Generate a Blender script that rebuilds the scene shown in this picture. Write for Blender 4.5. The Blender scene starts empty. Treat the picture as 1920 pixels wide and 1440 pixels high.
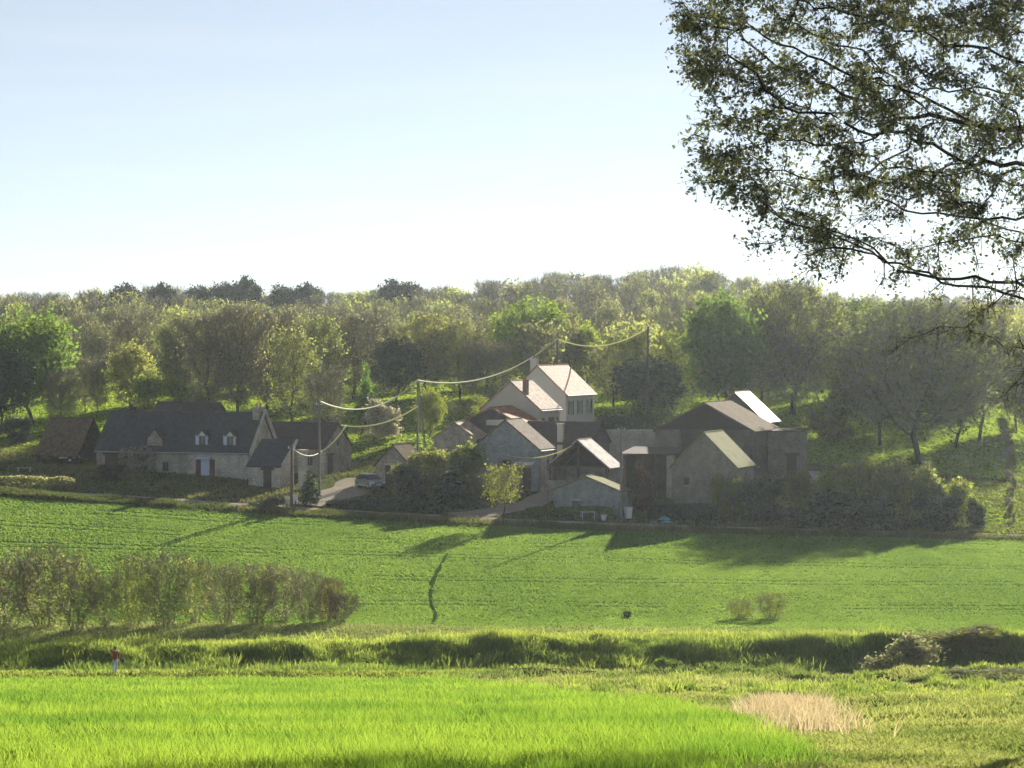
import bpy, bmesh, math, random
import numpy as np
from mathutils import Vector, Matrix
R = math.radians
SC = bpy.context.scene
COL = SC.collection
rng = np.random.default_rng(7)
random.seed(7)

# ------------------------------------------------------------------ camera, light, exposure
F = 5000.0                    # focal length in photo pixels (1920 wide)
HY = 640.0                    # photo row of the horizon
HAZE = 0.00006
SUN_AZ, SUN_EL = 20.0, 16.5   # degrees right of the view axis, degrees up
cam = bpy.data.cameras.new('camera'); camo = bpy.data.objects.new('camera', cam); COL.objects.link(camo)
cam.sensor_width = 36.0; cam.lens = 36.0 * F / 1920.0
cam.shift_y = -(720 - HY) / 1920.0
cam.clip_start = 0.5; cam.clip_end = 6000
camo.location = (0, 0, 0); camo.rotation_euler = (R(90), 0, 0)
SC.camera = camo

world = bpy.data.worlds.new('World'); SC.world = world; world.use_nodes = True
wt = world.node_tree; wt.nodes.clear()
sky = wt.nodes.new('ShaderNodeTexSky'); sky.sky_type = 'NISHITA'; sky.sun_disc = False
sky.sun_elevation = R(SUN_EL); sky.sun_rotation = R(SUN_AZ)
sky.altitude = 100; sky.air_density = 0.7; sky.dust_density = 0.0; sky.ozone_density = 3.0
bg = wt.nodes.new('ShaderNodeBackground'); bg.inputs['Strength'].default_value = 0.05
wo = wt.nodes.new('ShaderNodeOutputWorld')
hsv = wt.nodes.new('ShaderNodeHueSaturation'); hsv.inputs['Saturation'].default_value = 0.50; hsv.inputs['Value'].default_value = 0.78
wt.links.new(sky.outputs[0], hsv.inputs['Color']); 
tcw = wt.nodes.new('ShaderNodeTexCoord'); mpw = wt.nodes.new('ShaderNodeMapping'); mpw.inputs['Scale'].default_value = (5, 5, 70); mpw.inputs['Rotation'].default_value = (0, R(1.2), 0)
nzw = wt.nodes.new('ShaderNodeTexNoise'); nzw.inputs['Scale'].default_value = 1.0; nzw.inputs['Detail'].default_value = 5
rpw = wt.nodes.new('ShaderNodeMapRange'); rpw.inputs[1].default_value = .50; rpw.inputs[2].default_value = .75; rpw.inputs[4].default_value = .16
mxw = wt.nodes.new('ShaderNodeMix'); mxw.data_type = 'RGBA'; mxw.inputs[7].default_value = (7.6, 7.2, 6.6, 1)
wt.links.new(tcw.outputs['Generated'], mpw.inputs[0]); wt.links.new(mpw.outputs[0], nzw.inputs['Vector']); wt.links.new(nzw.outputs[0], rpw.inputs[0])
wt.links.new(rpw.outputs[0], mxw.inputs[0]); wt.links.new(hsv.outputs[0], mxw.inputs[6]); wt.links.new(mxw.outputs[2], bg.inputs['Color']); wt.links.new(bg.outputs[0], wo.inputs['Surface'])

sl = bpy.data.lights.new('sun', 'SUN'); sl.energy = 5.0; sl.angle = R(0.5); sl.color = (1.0, 0.92, 0.79)
so = bpy.data.objects.new('sun', sl); COL.objects.link(so)
SUND = Vector((math.sin(R(SUN_AZ)) * math.cos(R(SUN_EL)), math.cos(R(SUN_AZ)) * math.cos(R(SUN_EL)), math.sin(R(SUN_EL))))
so.rotation_euler = SUND.to_track_quat('Z', 'Y').to_euler()
so.location = (0, 0, 30)

SC.view_settings.view_transform = 'Standard'; SC.view_settings.look = 'None'
SC.view_settings.exposure = 1.42; SC.view_settings.gamma = 1.0
SC.render.engine = 'CYCLES'
SC.cycles.use_denoising = True
SC.cycles.max_bounces = 8; SC.cycles.diffuse_bounces = 3; SC.cycles.glossy_bounces = 2
SC.cycles.transmission_bounces = 5; SC.cycles.transparent_max_bounces = 4; SC.cycles.volume_bounces = 0

# ------------------------------------------------------------------ noise and terrain
def _hash(ix, iy, seed):
    h = (ix.astype(np.int64) * 374761393 + iy.astype(np.int64) * 668265263 + seed * 974634777) & 0x7fffffff
    h = ((h ^ (h >> 13)) * 1274126177) & 0x7fffffff
    return ((h ^ (h >> 16)) & 0xffff) / 65535.0
def vnoise(x, y, seed=0):
    ix = np.floor(x); iy = np.floor(y); fx = x - ix; fy = y - iy
    fx = fx * fx * (3 - 2 * fx); fy = fy * fy * (3 - 2 * fy)
    a = _hash(ix, iy, seed); b = _hash(ix + 1, iy, seed); c = _hash(ix, iy + 1, seed); d = _hash(ix + 1, iy + 1, seed)
    return (a * (1 - fx) + b * fx) * (1 - fy) + (c * (1 - fx) + d * fx) * fy
def fbm(x, y, sc, seed=0, o=3):
    s = 0; a = .5; t = 0
    for k in range(o):
        s = s + a * vnoise(x / sc, y / sc, seed + k * 17); t += a; a *= .5; sc *= .5
    return s / t

PXC = np.array([-300, 0, 480, 960, 1440, 1920, 2220.])
# distance -> photo row of the bare ground in each column
TAB = {
    186: [1192, 1190, 1187, 1186, 1186, 1186, 1186],
    197: [1165, 1163, 1161, 1161, 1162, 1163, 1163],
    222: [1035, 1050, 1062, 1070, 1076, 1082, 1086],
    250: [905, 928, 964, 990, 1003, 1014, 1020],
    257: [890, 912, 940, 966, 984, 996, 1003],
    266: [875, 893, 913, 935, 957, 974, 984],
    285: [845, 858, 866, 872, 897, 925, 940],
    300: [818, 824, 826, 830, 860, 890, 905],
    330: [780, 784, 780, 776, 808, 838, 850],
    400: [705, 706, 700, 696, 730, 765, 780],
    480: [668, 670, 668, 660, 664, 700, 720],
    700: [622, 626, 630, 606, 590, 622, 640],
    900: [620, 622, 626, 600, 578, 612, 630],
    1500: [660, 660, 660, 650, 640, 660, 670],
}
_ds = np.array(sorted(TAB)); _rows = np.array([TAB[d] for d in sorted(TAB)], float)
_zs = (HY - _rows) / F * _ds[:, None]
_DG = np.arange(0, 1501, 1.0); _PG = np.arange(-300, 2221, 20.0)
_T = np.zeros((len(_DG), len(_PG)))
for j, p in enumerate(_PG):
    col = np.array([np.interp(p, PXC, _zs[i]) for i in range(len(_ds))])
    dd = np.concatenate([[0, 168, 174], _ds]); zz = np.concatenate([[-1.6, -1.6 - .1182 * 168, -21.9], col])
    _T[:, j] = np.interp(_DG, dd, zz)
def _smooth(a, n, ax):
    k = np.ones(n) / n
    pad = [(0, 0), (0, 0)]; pad[ax] = (n // 2, n // 2)
    ap = np.pad(a, pad, mode='reflect', reflect_type='odd')
    return np.apply_along_axis(lambda v: np.convolve(v, k, 'valid'), ax, ap)
_T = _smooth(_smooth(_T, 7, 0), 5, 0); _T = _smooth(_smooth(_T, 13, 1), 13, 1)
def bank_crest(X):       # the grass bank at the valley bottom: distance of its crest
    return 178.5 + 1.2 * np.sin(X * .09) - 0.006 * np.maximum(X, 0) ** 2 * .6
def hbase(X, Y):
    Yc = np.clip(Y, 0, 1499.9); u = np.clip(X / np.maximum(Yc, 12) * F + 960, -299, 2219)
    i = np.floor(Yc).astype(int); fi = Yc - i
    q = (u + 300) / 20; j = np.floor(q).astype(int); fj = q - j
    z = (_T[i, j] * (1 - fi) + _T[i + 1, j] * fi) * (1 - fj) + (_T[i, j + 1] * (1 - fi) + _T[i + 1, j + 1] * fi) * fj
    return np.where(Y < 0, -1.6 - .1182 * Y, z)
def crop_edge(Y):        # right-hand edge of the near crop
    return np.interp(Y, [-50, 0, 36, 65, 86, 118, 150, 168], [1.5, 2.2, 3.5, 5.7, 4.9, 1.4, -2.0, -3.5])
def H(X, Y):
    X = np.asarray(X, float); Y = np.asarray(Y, float)
    z = hbase(X, Y)
    c = bank_crest(X)
    lump = fbm(X + Y * .8, Y, 2.5, 5, 2); big = fbm(X, Y, 9, 8, 2)
    env = np.exp(-((Y - c) / np.where(Y < c, 2.8, 4.5)) ** 2)
    endl = np.clip((X + 34.5) / 5, 0, 1) * .8 + .2
    z = z + env * endl * (.22 + 1.05 * lump + .35 * (big - .5) + .8 * np.clip((X - 14) / 16, 0, 1) * (.5 + lump))
    z = z + .5 * np.exp(-((Y - 170) / 1.8) ** 2) * np.clip((4 - X) / 6, 0, 1)
    # second low ridge of rough grass in front of the bank, towards the right
    c2 = 164.0 - np.clip(X, 0, 40) * .45
    z = z + np.exp(-((Y - c2) / 3.5) ** 2) * np.clip((X + 6) / 6, 0, 1) * (.25 + .7 * lump)
    # rough ground right of the crop
    rough = np.clip((X - crop_edge(Y)) / 3, 0, 1) * (Y < 176)
    z = z + rough * (fbm(X, Y, 6, 3, 3) - .45) * .8
    far = np.clip((Y - 300) / 60, 0, 1)
    z = z + far * (fbm(X, Y, 40, 11, 2) - .5) * 2.0
    z = z + (big - .5) * .18
    return z
def h1(X, Y): return float(H(np.array([X]), np.array([Y]))[0])
def PT(px, py, D): return Vector(((px - 960) / F * D, D, (HY - py) / F * D))
def PX(px, D): return (px - 960) / F * D

# ------------------------------------------------------------------ node helpers and materials
def new_mat(name):
    m = bpy.data.materials.new(name); m.use_nodes = True; m.node_tree.nodes.clear(); return m
class NT:
    def __init__(s, m): s.t = m.node_tree
    def n(s, typ, **kw):
        nd = s.t.nodes.new(typ)
        for k, v in kw.items():
            if k in nd.inputs: nd.inputs[k].default_value = v
            else: setattr(nd, k, v)
        return nd
    def l(s, a, b): s.t.links.new(a, b)
    def ramp(s, fac, stops):
        r = s.n('ShaderNodeValToRGB'); e = r.color_ramp.elements
        while len(e) < len(stops): e.new(.5)
        for el, (p, c) in zip(e, stops): el.position = p; el.color = (*c, 1)
        s.l(fac, r.inputs[0]); return r.outputs[0]
    def noise(s, scale, detail=4, rough=.6, coord='Object', vec=None, stretch=None):
        if vec is None:
            vec = s.n('ShaderNodeTexCoord').outputs[coord]
        if stretch:
            mp = s.n('ShaderNodeMapping'); mp.inputs['Scale'].default_value = stretch; s.l(vec, mp.inputs[0]); vec = mp.outputs[0]
        t = s.n('ShaderNodeTexNoise'); t.inputs['Scale'].default_value = scale
        t.inputs['Detail'].default_value = detail; t.inputs['Roughness'].default_value = rough
        s.l(vec, t.inputs['Vector']); return t.outputs[0]
    def mix(s, fac, a, b, mode='MIX'):
        m = s.n('ShaderNodeMix', data_type='RGBA', blend_type=mode)
        for sock, v in ((m.inputs[0], fac), (m.inputs[6], a), (m.inputs[7], b)):
            if hasattr(v, 'node'): s.l(v, sock)
            elif isinstance(v, tuple): sock.default_value = (*v, 1)
            else: sock.default_value = v
        return m.outputs[2]
    def bump(s, h, strength, dist):
        b = s.n('ShaderNodeBump'); b.inputs['Strength'].default_value = strength; b.inputs['Distance'].default_value = dist
        s.l(h, b.inputs['Height']); return b.outputs[0]
    def out(s, sh):
        o = s.n('ShaderNodeOutputMaterial'); s.l(sh, o.inputs['Surface'])

def leaf_mat(name, ca, cb, trans=.45, tgain=1.35, gloss=.025, hv=.014, vv=.35):
    """ca..cb: leaf colour range by leaf; object random shifts hue and value a little."""
    m = new_mat(name); t = NT(m)
    at = t.n('ShaderNodeAttribute', attribute_name='tint')
    c = t.mix(at.outputs['Fac'], ca, cb)
    oi = t.n('ShaderNodeObjectInfo')
    hs = t.n('ShaderNodeHueSaturation')
    mh = t.n('ShaderNodeMapRange'); mh.inputs[3].default_value = .5 - hv; mh.inputs[4].default_value = .5 + hv
    t.l(oi.outputs['Random'], mh.inputs[0]); t.l(mh.outputs[0], hs.inputs['Hue'])
    ml = t.n('ShaderNodeMath', operation='MULTIPLY'); ml.inputs[1].default_value = 7.31; t.l(oi.outputs['Random'], ml.inputs[0])
    mf = t.n('ShaderNodeMath', operation='FRACT'); t.l(ml.outputs[0], mf.inputs[0])
    mv = t.n('ShaderNodeMapRange'); mv.inputs[3].default_value = 1 - vv / 2; mv.inputs[4].default_value = 1 + vv / 2
    t.l(mf.outputs[0], mv.inputs[0]); t.l(mv.outputs[0], hs.inputs['Value'])
    t.l(c, hs.inputs['Color'])
    d = t.n('ShaderNodeBsdfDiffuse'); t.l(hs.outputs[0], d.inputs[0])
    tr = t.n('ShaderNodeBsdfTranslucent')
    g = t.mix(1.0, hs.outputs[0], (tgain, tgain, tgain * .7), 'MULTIPLY'); t.l(g, tr.inputs[0])
    mx = t.n('ShaderNodeMixShader'); mx.inputs[0].default_value = trans; t.l(d.outputs[0], mx.inputs[1]); t.l(tr.outputs[0], mx.inputs[2])
    gl = t.n('ShaderNodeBsdfGlossy', Roughness=.6); gl.inputs['Color'].default_value = (.8, .8, .75, 1)
    m2 = t.n('ShaderNodeMixShader'); m2.inputs[0].default_value = gloss; t.l(mx.outputs[0], m2.inputs[1]); t.l(gl.outputs[0], m2.inputs[2])
    t.out(m2.outputs[0]); return m

def simple_mat(name, col, rough=.7, var=.25, scale=3.0, metal=0.0, spec=.5, bump=0, coat=0):
    m = new_mat(name); t = NT(m)
    f = t.noise(scale, 5)
    c = t.mix(f, tuple(x * (1 - var) for x in col), tuple(min(1, x * (1 + var)) for x in col))
    p = t.n('ShaderNodeBsdfPrincipled', Roughness=rough, Metallic=metal)
    p.inputs['Specular IOR Level'].default_value = spec
    if coat: p.inputs['Coat Weight'].default_value = coat
    t.l(c, p.inputs['Base Color'])
    if bump: t.l(t.bump(t.noise(scale * 4, 4), .6, bump), p.inputs['Normal'])
    t.out(p.outputs[0]); return m

def stone_mat(name, ca, cb, joint, size=2.6, bump=.05):
    m = new_mat(name); t = NT(m)
    tc = t.n('ShaderNodeTexCoord').outputs['Object']
    mp = t.n('ShaderNodeMapping'); mp.inputs['Scale'].default_value = (1, 1, 1.7); t.l(tc, mp.inputs[0])
    v = t.n('ShaderNodeTexVoronoi', Scale=size); t.l(mp.outputs[0], v.inputs['Vector'])
    v2 = t.n('ShaderNodeTexVoronoi', Scale=size, feature='DISTANCE_TO_EDGE'); t.l(mp.outputs[0], v2.inputs['Vector'])
    big = t.noise(.8, 5, .7, vec=tc)
    sep = t.n('ShaderNodeSeparateColor'); t.l(v.outputs['Color'], sep.inputs[0])
    c = t.mix(sep.outputs[0], ca, cb)
    c = t.mix(t.ramp(big, [(.35, (0, 0, 0)), (.7, (1, 1, 1))]), c, tuple(x * .42 for x in ca))
    e = t.ramp(v2.outputs['Distance'], [(.0, (1, 1, 1)), (.07, (0, 0, 0))])
    c = t.mix(e, c, joint)
    st = t.noise(1.2, 4, vec=tc, stretch=(1, 1, .18))
    c = t.mix(t.ramp(st, [(.55, (0, 0, 0)), (.75, (.55, .55, .55))]), c, tuple(x * .5 for x in joint))
    p = t.n('ShaderNodeBsdfPrincipled', Roughness=.9); t.l(c, p.inputs['Base Color'])
    t.l(t.bump(v2.outputs['Distance'], .7, bump), p.inputs['Normal'])
    t.out(p.outputs[0]); return m

def roof_mat(name, ca, cb, rough=.42, spec=.5, moss=None, mossamt=.5, course=3.2):
    m = new_mat(name); t = NT(m)
    tc = t.n('ShaderNodeTexCoord').outputs['Object']
    n1 = t.noise(5.0, 5, .7, vec=tc); n2 = t.noise(.7, 4, vec=tc)
    c = t.mix(t.ramp(n1, [(.3, (0, 0, 0)), (.7, (1, 1, 1))]), ca, cb)
    br = t.n('ShaderNodeTexVoronoi', Scale=3.4); t.l(tc, br.inputs['Vector'])
    sp = t.n('ShaderNodeSeparateColor'); t.l(br.outputs['Color'], sp.inputs[0])
    c = t.mix(sp.outputs[1], c, t.mix(.6, c, (.02, .018, .015)))
    if moss: c = t.mix(t.ramp(n2, [(1 - mossamt - .1, (0, 0, 0)), (1 - mossamt + .12, (1, 1, 1))]), c, moss)
    w = t.n('ShaderNodeTexWave', Scale=course, Distortion=.6); w.bands_direction = 'Z'; w.wave_profile = 'SAW'; t.l(tc, w.inputs['Vector'])
    add = t.n('ShaderNodeMath', operation='ADD'); t.l(w.outputs['Fac'], add.inputs[0])
    mu = t.n('ShaderNodeMath', operation='MULTIPLY'); mu.inputs[1].default_value = .8; t.l(n1, mu.inputs[0]); t.l(mu.outputs[0], add.inputs[1])
    p = t.n('ShaderNodeBsdfPrincipled', Roughness=rough); p.inputs['Specular IOR Level'].default_value = spec
    t.l(c, p.inputs['Base Color']); t.l(t.bump(add.outputs[0], .35, .03), p.inputs['Normal'])
    t.out(p.outputs[0]); return m

def ground_mat(name, ca, cb, sc=.6, cc=None):
    m = new_mat(name); t = NT(m)
    tc = t.n('ShaderNodeTexCoord').outputs['Object']
    n1 = t.noise(sc, 6, .65, vec=tc); n2 = t.noise(sc * 9, 4, .7, vec=tc)
    c = t.mix(t.ramp(n1, [(.3, (0, 0, 0)), (.7, (1, 1, 1))]), ca, cb)
    if cc: c = t.mix(t.ramp(n2, [(.45, (0, 0, 0)), (.7, (1, 1, 1))]), c, cc)
    p = t.n('ShaderNodeBsdfPrincipled', Roughness=.95); p.inputs['Specular IOR Level'].default_value = 0
    t.l(c, p.inputs['Base Color']); t.l(t.bump(n2, .8, .12), p.inputs['Normal'])
    t.out(p.outputs[0]); return m

M = {}
M['crop'] = leaf_mat('near_crop_blade', (.12, .225, .032), (.235, .335, .05), .5, 1.45, .015, hv=0, vv=0)
M['rough'] = leaf_mat('rough_grass_blade', (.13, .19, .045), (.36, .38, .14), .45, 1.3, .02, hv=0, vv=0)
M['bankgrass'] = leaf_mat('bank_grass_blade', (.12, .19, .035), (.36, .42, .09), .48, 1.4, .04, hv=0, vv=0)
M['dry'] = leaf_mat('dry_grass_blade', (.48, .38, .27), (.66, .55, .42), .4, 1.1, .04, hv=0, vv=0)
M['olive'] = leaf_mat('olive_grass_blade', (.24, .29, .10), (.36, .39, .16), .4, 1.1, .03, hv=0, vv=0)
M['field'] = leaf_mat('mid_crop_blade', (.14, .23, .05), (.215, .315, .075), .45, 1.3, .015, hv=0, vv=0)
M['meadow'] = leaf_mat('meadow_blade', (.16, .26, .03), (.30, .36, .05), .45, 1.3, .015, hv=0, vv=0)
M['verge'] = leaf_mat('verge_blade', (.08, .12, .03), (.22, .22, .08), .4, 1.1, .03, hv=0, vv=0)
M['green'] = leaf_mat('leaf_green', (.085, .135, .03), (.17, .24, .05), .56, 1.6)
M['fresh'] = leaf_mat('leaf_fresh_green', (.11, .18, .03), (.20, .29, .05), .52, 1.4)
M['light'] = leaf_mat('leaf_yellow_green', (.16, .20, .03), (.30, .33, .06), .55, 1.4)
M['olv'] = leaf_mat('leaf_olive', (.14, .165, .05), (.27, .285, .09), .58, 1.6)
M['dark'] = leaf_mat('leaf_dark_evergreen', (.018, .036, .016), (.045, .075, .03), .25, 1.2, .08)
M['pineleaf'] = leaf_mat('pine_needles', (.028, .042, .026), (.05, .07, .04), .2, 1.0)
M['bud'] = leaf_mat('bud_brown', (.19, .18, .11), (.29, .30, .15), .55, 1.5)
M['oakdark'] = leaf_mat('leaf_dark_oak', (.055, .07, .028), (.13, .155, .05), .5, 1.5)
M['redleaf'] = leaf_mat('leaf_red_brown', (.05, .022, .018), (.10, .045, .03), .35, 1.2)
M['purple'] = leaf_mat('leaf_purple', (.022, .015, .02), (.05, .03, .035), .3, 1.1)
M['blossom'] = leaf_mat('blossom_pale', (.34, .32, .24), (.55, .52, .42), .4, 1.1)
M['orange'] = leaf_mat('leaf_orange_bud', (.20, .12, .04), (.30, .20, .06), .4, 1.2)
M['oakleaf'] = leaf_mat('oak_leaf', (.065, .08, .045), (.16, .175, .085), .4, 1.4, .05, .02, .1)
M['wood'] = leaf_mat('far_wood_leaf', (.16, .16, .085), (.29, .32, .11), .56, 1.55, hv=0, vv=0)
M['twig'] = simple_mat('twig_bark', (.19, .165, .13), .9, .3, 2)
M['bark'] = simple_mat('tree_bark', (.075, .06, .045), .95, .4, 3, bump=.03)
M['darkbark'] = simple_mat('dark_bark', (.035, .026, .02), .95, .4, 4, bump=.03)
M['g_rut'] = ground_mat('rut_soil', (.035, .07, .018), (.05, .09, .025), .8)
M['g_crop'] = ground_mat('crop_soil', (.05, .08, .015), (.08, .12, .02), .6, (.04, .05, .02))
M['g_rough'] = ground_mat('rough_ground', (.07, .09, .025), (.13, .13, .05), .5, (.06, .06, .03))
M['g_olive'] = ground_mat('olive_ground', (.20, .24, .08), (.27, .29, .11), .2)
M['g_field'] = ground_mat('field_ground', (.12, .21, .04), (.15, .24, .055), .08, (.10, .18, .04))
M['g_verge'] = ground_mat('verge_ground', (.10, .10, .05), (.17, .15, .08), .3, (.06, .08, .03))
M['g_meadow'] = ground_mat('meadow_ground', (.12, .18, .03), (.18, .23, .05), .05)
M['g_wood'] = ground_mat('wood_floor', (.05, .05, .025), (.08, .08, .03), .1)
M['gravel'] = ground_mat('gravel', (.36, .31, .24), (.46, .40, .32), .5, (.28, .25, .19))
M['stone'] = stone_mat('rubble_stone', (.34, .30, .245), (.50, .45, .37), (.44, .40, .33))
M['palestone'] = stone_mat('pale_stone', (.52, .48, .41), (.66, .62, .53), (.60, .56, .48))
M['barnstone'] = stone_mat('barn_stone', (.26, .23, .18), (.40, .36, .29), (.33, .30, .24))
M['oldstone'] = stone_mat('old_barn_stone', (.19, .17, .13), (.30, .27, .215), (.25, .225, .18))
M['greystone'] = stone_mat('grey_render', (.32, .34, .35), (.37, .39, .40), (.35, .37, .38), 1.2, .01)
M['darkstone'] = stone_mat('dark_stone', (.09, .075, .065), (.15, .125, .105), (.10, .09, .08))
M['render'] = simple_mat('white_render', (.66, .63, .57), .85, .1, .8)
M['cream'] = simple_mat('cream_render', (.58, .52, .42), .9, .12, .8)
M['slate'] = roof_mat('slate_roof', (.05, .052, .062), (.09, .09, .10), .5, .4, (.045, .05, .03), .35)
M['darktile'] = roof_mat('dark_tile_roof', (.065, .045, .04), (.11, .075, .06), .6, .35, (.05, .048, .03), .4)
M['browntile'] = roof_mat('brown_tile_roof', (.15, .10, .07), (.25, .17, .115), .85, .05, (.16, .13, .07), .4)
M['oldtile'] = roof_mat('weathered_brown_roof', (.13, .085, .055), (.23, .155, .10), .9, .02, (.14, .115, .055), .5)
M['orangetile'] = roof_mat('orange_tile_roof', (.44, .195, .10), (.56, .275, .155), .75, .06)
M['paletile'] = roof_mat('pale_tile_roof', (.42, .30, .21), (.54, .40, .29), .8, .08, (.32, .27, .17), .3)
M['pinksheet'] = roof_mat('pale_pink_sheet', (.50, .40, .36), (.56, .46, .41), .8, .08)
M['mosstile'] = roof_mat('mossy_roof', (.22, .18, .11), (.32, .27, .165), .9, .04, (.24, .24, .10), .6)
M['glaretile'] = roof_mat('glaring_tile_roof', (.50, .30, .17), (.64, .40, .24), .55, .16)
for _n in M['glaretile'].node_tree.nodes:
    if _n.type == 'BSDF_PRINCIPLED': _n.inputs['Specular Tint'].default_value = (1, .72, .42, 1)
M['metalroof'] = simple_mat('shiny_metal_sheet', (.90, .55, .32), .48, .06, 1.0, .9)
M['timber'] = simple_mat('old_timber', (.085, .06, .042), .9, .4, 2.5)
M['boards'] = simple_mat('dark_boards', (.045, .034, .028), .95, .3, 2)
M['glass'] = simple_mat('window_glass', (.03, .035, .045), .12, .1, 1)
M['white'] = simple_mat('white_paint', (.74, .73, .70), .55, .06, 2)
M['bluewhite'] = simple_mat('pale_blue_paint', (.55, .62, .74), .6, .06, 2)
M['redshut'] = simple_mat('dark_red_paint', (.10, .035, .035), .7, .15, 3)
M['tealdoor'] = simple_mat('green_door', (.05, .09, .085), .7, .15, 3)
M['greyshut'] = simple_mat('grey_green_paint', (.10, .12, .11), .7, .15, 3)
M['brick'] = simple_mat('chimney_brick', (.28, .17, .13), .9, .25, 6)
M['concrete'] = simple_mat('pole_concrete', (.20, .195, .18), .9, .15, 3)
M['polewood'] = simple_mat('pole_wood', (.10, .08, .065), .9, .25, 3)
M['cable'] = leaf_mat('glint_cable_sheath', (.74, .73, .54), (.78, .77, .58), .5, 1.15, .15, 0, 0)  # pale, half translucent colour stands in for sun glint on the cables
M['steel'] = simple_mat('steel', (.45, .45, .45), .4, .1, 3, .8)
M['tarp'] = simple_mat('turquoise_tarpaulin', (.08, .36, .40), .5, .1, 3)
M['terracotta'] = simple_mat('terracotta', (.40, .17, .09), .8, .15, 5)

# ------------------------------------------------------------------ mesh helpers
def np_mesh(name, V, Q, mats, midx=None, tint=None, smooth=False):
    me = bpy.data.meshes.new(name)
    V = np.ascontiguousarray(V, np.float32); Q = np.ascontiguousarray(Q, np.int32)
    n = len(Q)
    me.vertices.add(len(V)); me.vertices.foreach_set('co', V.ravel())
    me.loops.add(n * 4); me.loops.foreach_set('vertex_index', Q.ravel())
    me.polygons.add(n); me.polygons.foreach_set('loop_start', np.arange(0, n * 4, 4, dtype=np.int32))
    for m in mats: me.materials.append(m)
    if midx is not None: me.polygons.foreach_set('material_index', np.ascontiguousarray(midx, np.int32))
    if smooth: me.polygons.foreach_set('use_smooth', np.ones(n, bool))
    if tint is not None:
        a = me.attributes.new('tint', 'FLOAT', 'POINT'); a.data.foreach_set('value', np.ascontiguousarray(tint, np.float32))
    me.update(calc_edges=True)
    return me
def link(name, me, parent=None, loc=None):
    o = bpy.data.objects.new(name, me); COL.objects.link(o)
    if parent is not None: o.parent = parent
    if loc is not None: o.location = loc
    return o
def tag(o, label=None, cat=None, group=None, kind=None):
    if label: o['label'] = label
    if cat: o['category'] = cat
    if group: o['group'] = group
    if kind: o['kind'] = kind
    return o
def empty(name, loc, rz=0, label=None, cat=None, group=None):
    o = bpy.data.objects.new(name, None); COL.objects.link(o)
    o.empty_display_size = .3; o.location = loc; o.rotation_euler = (0, 0, rz)
    return tag(o, label, cat, group)

class MB:
    """collects boxes, prisms and tubes into one mesh"""
    def __init__(s): s.v = []; s.f = []
    def poly(s, pts, faces):
        b = len(s.v); s.v += [tuple(p) for p in pts]; s.f += [tuple(b + i for i in f) for f in faces]; return s
    def box(s, x0, x1, y0, y1, z0, z1):
        return s.poly([(x0, y0, z0), (x1, y0, z0), (x1, y1, z0), (x0, y1, z0), (x0, y0, z1), (x1, y0, z1), (x1, y1, z1), (x0, y1, z1)],
                      [(0, 3, 2, 1), (4, 5, 6, 7), (0, 1, 5, 4), (1, 2, 6, 5), (2, 3, 7, 6), (3, 0, 4, 7)])
    def prism(s, prof, axis, a, b):
        """prof: (u, z) polygon, counter-clockwise; extruded along 'y' (u = x) or 'x' (u = y) from a to b"""
        n = len(prof)
        if axis == 'y': A = [(u, a, z) for u, z in prof]; B = [(u, b, z) for u, z in prof]; flip = False
        else: A = [(a, u, z) for u, z in prof]; B = [(b, u, z) for u, z in prof]; flip = True
        fs = [tuple(range(n)), tuple(range(2 * n - 1, n - 1, -1))] + [(i, i + n, (i + 1) % n + n, (i + 1) % n) for i in range(n)]
        if flip: fs = [tuple(reversed(f)) for f in fs]
        return s.poly(A + B, fs)
    def bar(s, p, q, r, r2=None, n=8):
        p = Vector(p); q = Vector(q); d = (q - p).normalized(); r2 = r if r2 is None else r2
        a = d.orthogonal().normalized(); c = d.cross(a)
        P = [p + (a * math.cos(2 * math.pi * i / n) + c * math.sin(2 * math.pi * i / n)) * r for i in range(n)]
        Q = [q + (a * math.cos(2 * math.pi * i / n) + c * math.sin(2 * math.pi * i / n)) * r2 for i in range(n)]
        return s.poly(P + Q, [tuple(range(n - 1, -1, -1)), tuple(range(n, 2 * n))] + [(i, (i + 1) % n, (i + 1) % n + n, i + n) for i in range(n)])
    def build(s, name, mat, parent=None, bevel=0, smooth=False):
        me = bpy.data.meshes.new(name); me.from_pydata(s.v, [], s.f); me.materials.append(mat)
        if bevel:
            bm = bmesh.new(); bm.from_mesh(me)
            bmesh.ops.bevel(bm, geom=[e for e in bm.edges], offset=bevel, segments=1, affect='EDGES', clamp_overlap=True)
            bm.to_mesh(me); bm.free()
        if smooth:
            for p in me.polygons: p.use_smooth = True
        me.update()
        return link(name, me, parent)

# ------------------------------------------------------------------ setting: ground
def build_ground():
    ys = np.concatenate([np.arange(-40, 30, 3.0), np.arange(30, 160, .9), np.arange(160, 184, .4), np.arange(184, 340, 1.0), np.arange(340, 720, 5.0), np.arange(720, 1410, 30.0)])
    us = np.linspace(-1, 1, 301)
    Y, U = np.meshgrid(ys, us, indexing='ij'); X = U * (np.maximum(Y, 0) * .30 + 30)
    Z = H(X, Y)
    V = np.stack([X, Y, Z], -1).reshape(-1, 3); nr, nc = Y.shape
    i = np.arange(nr - 1)[:, None] * nc + np.arange(nc - 1)[None]
    Q = np.stack([i, i + 1, i + nc + 1, i + nc], -1).reshape(-1, 4)
    cx = V[Q].mean(1); x, y = cx[:, 0], cx[:, 1]
    mi = zone(x, y)
    me = np_mesh('ground', V, Q, [M['g_crop'], M['g_rough'], M['g_olive'], M['g_field'], M['g_verge'], M['g_meadow'], M['g_wood']], mi, smooth=True)
    tag(link('ground', me), kind='structure')
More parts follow.
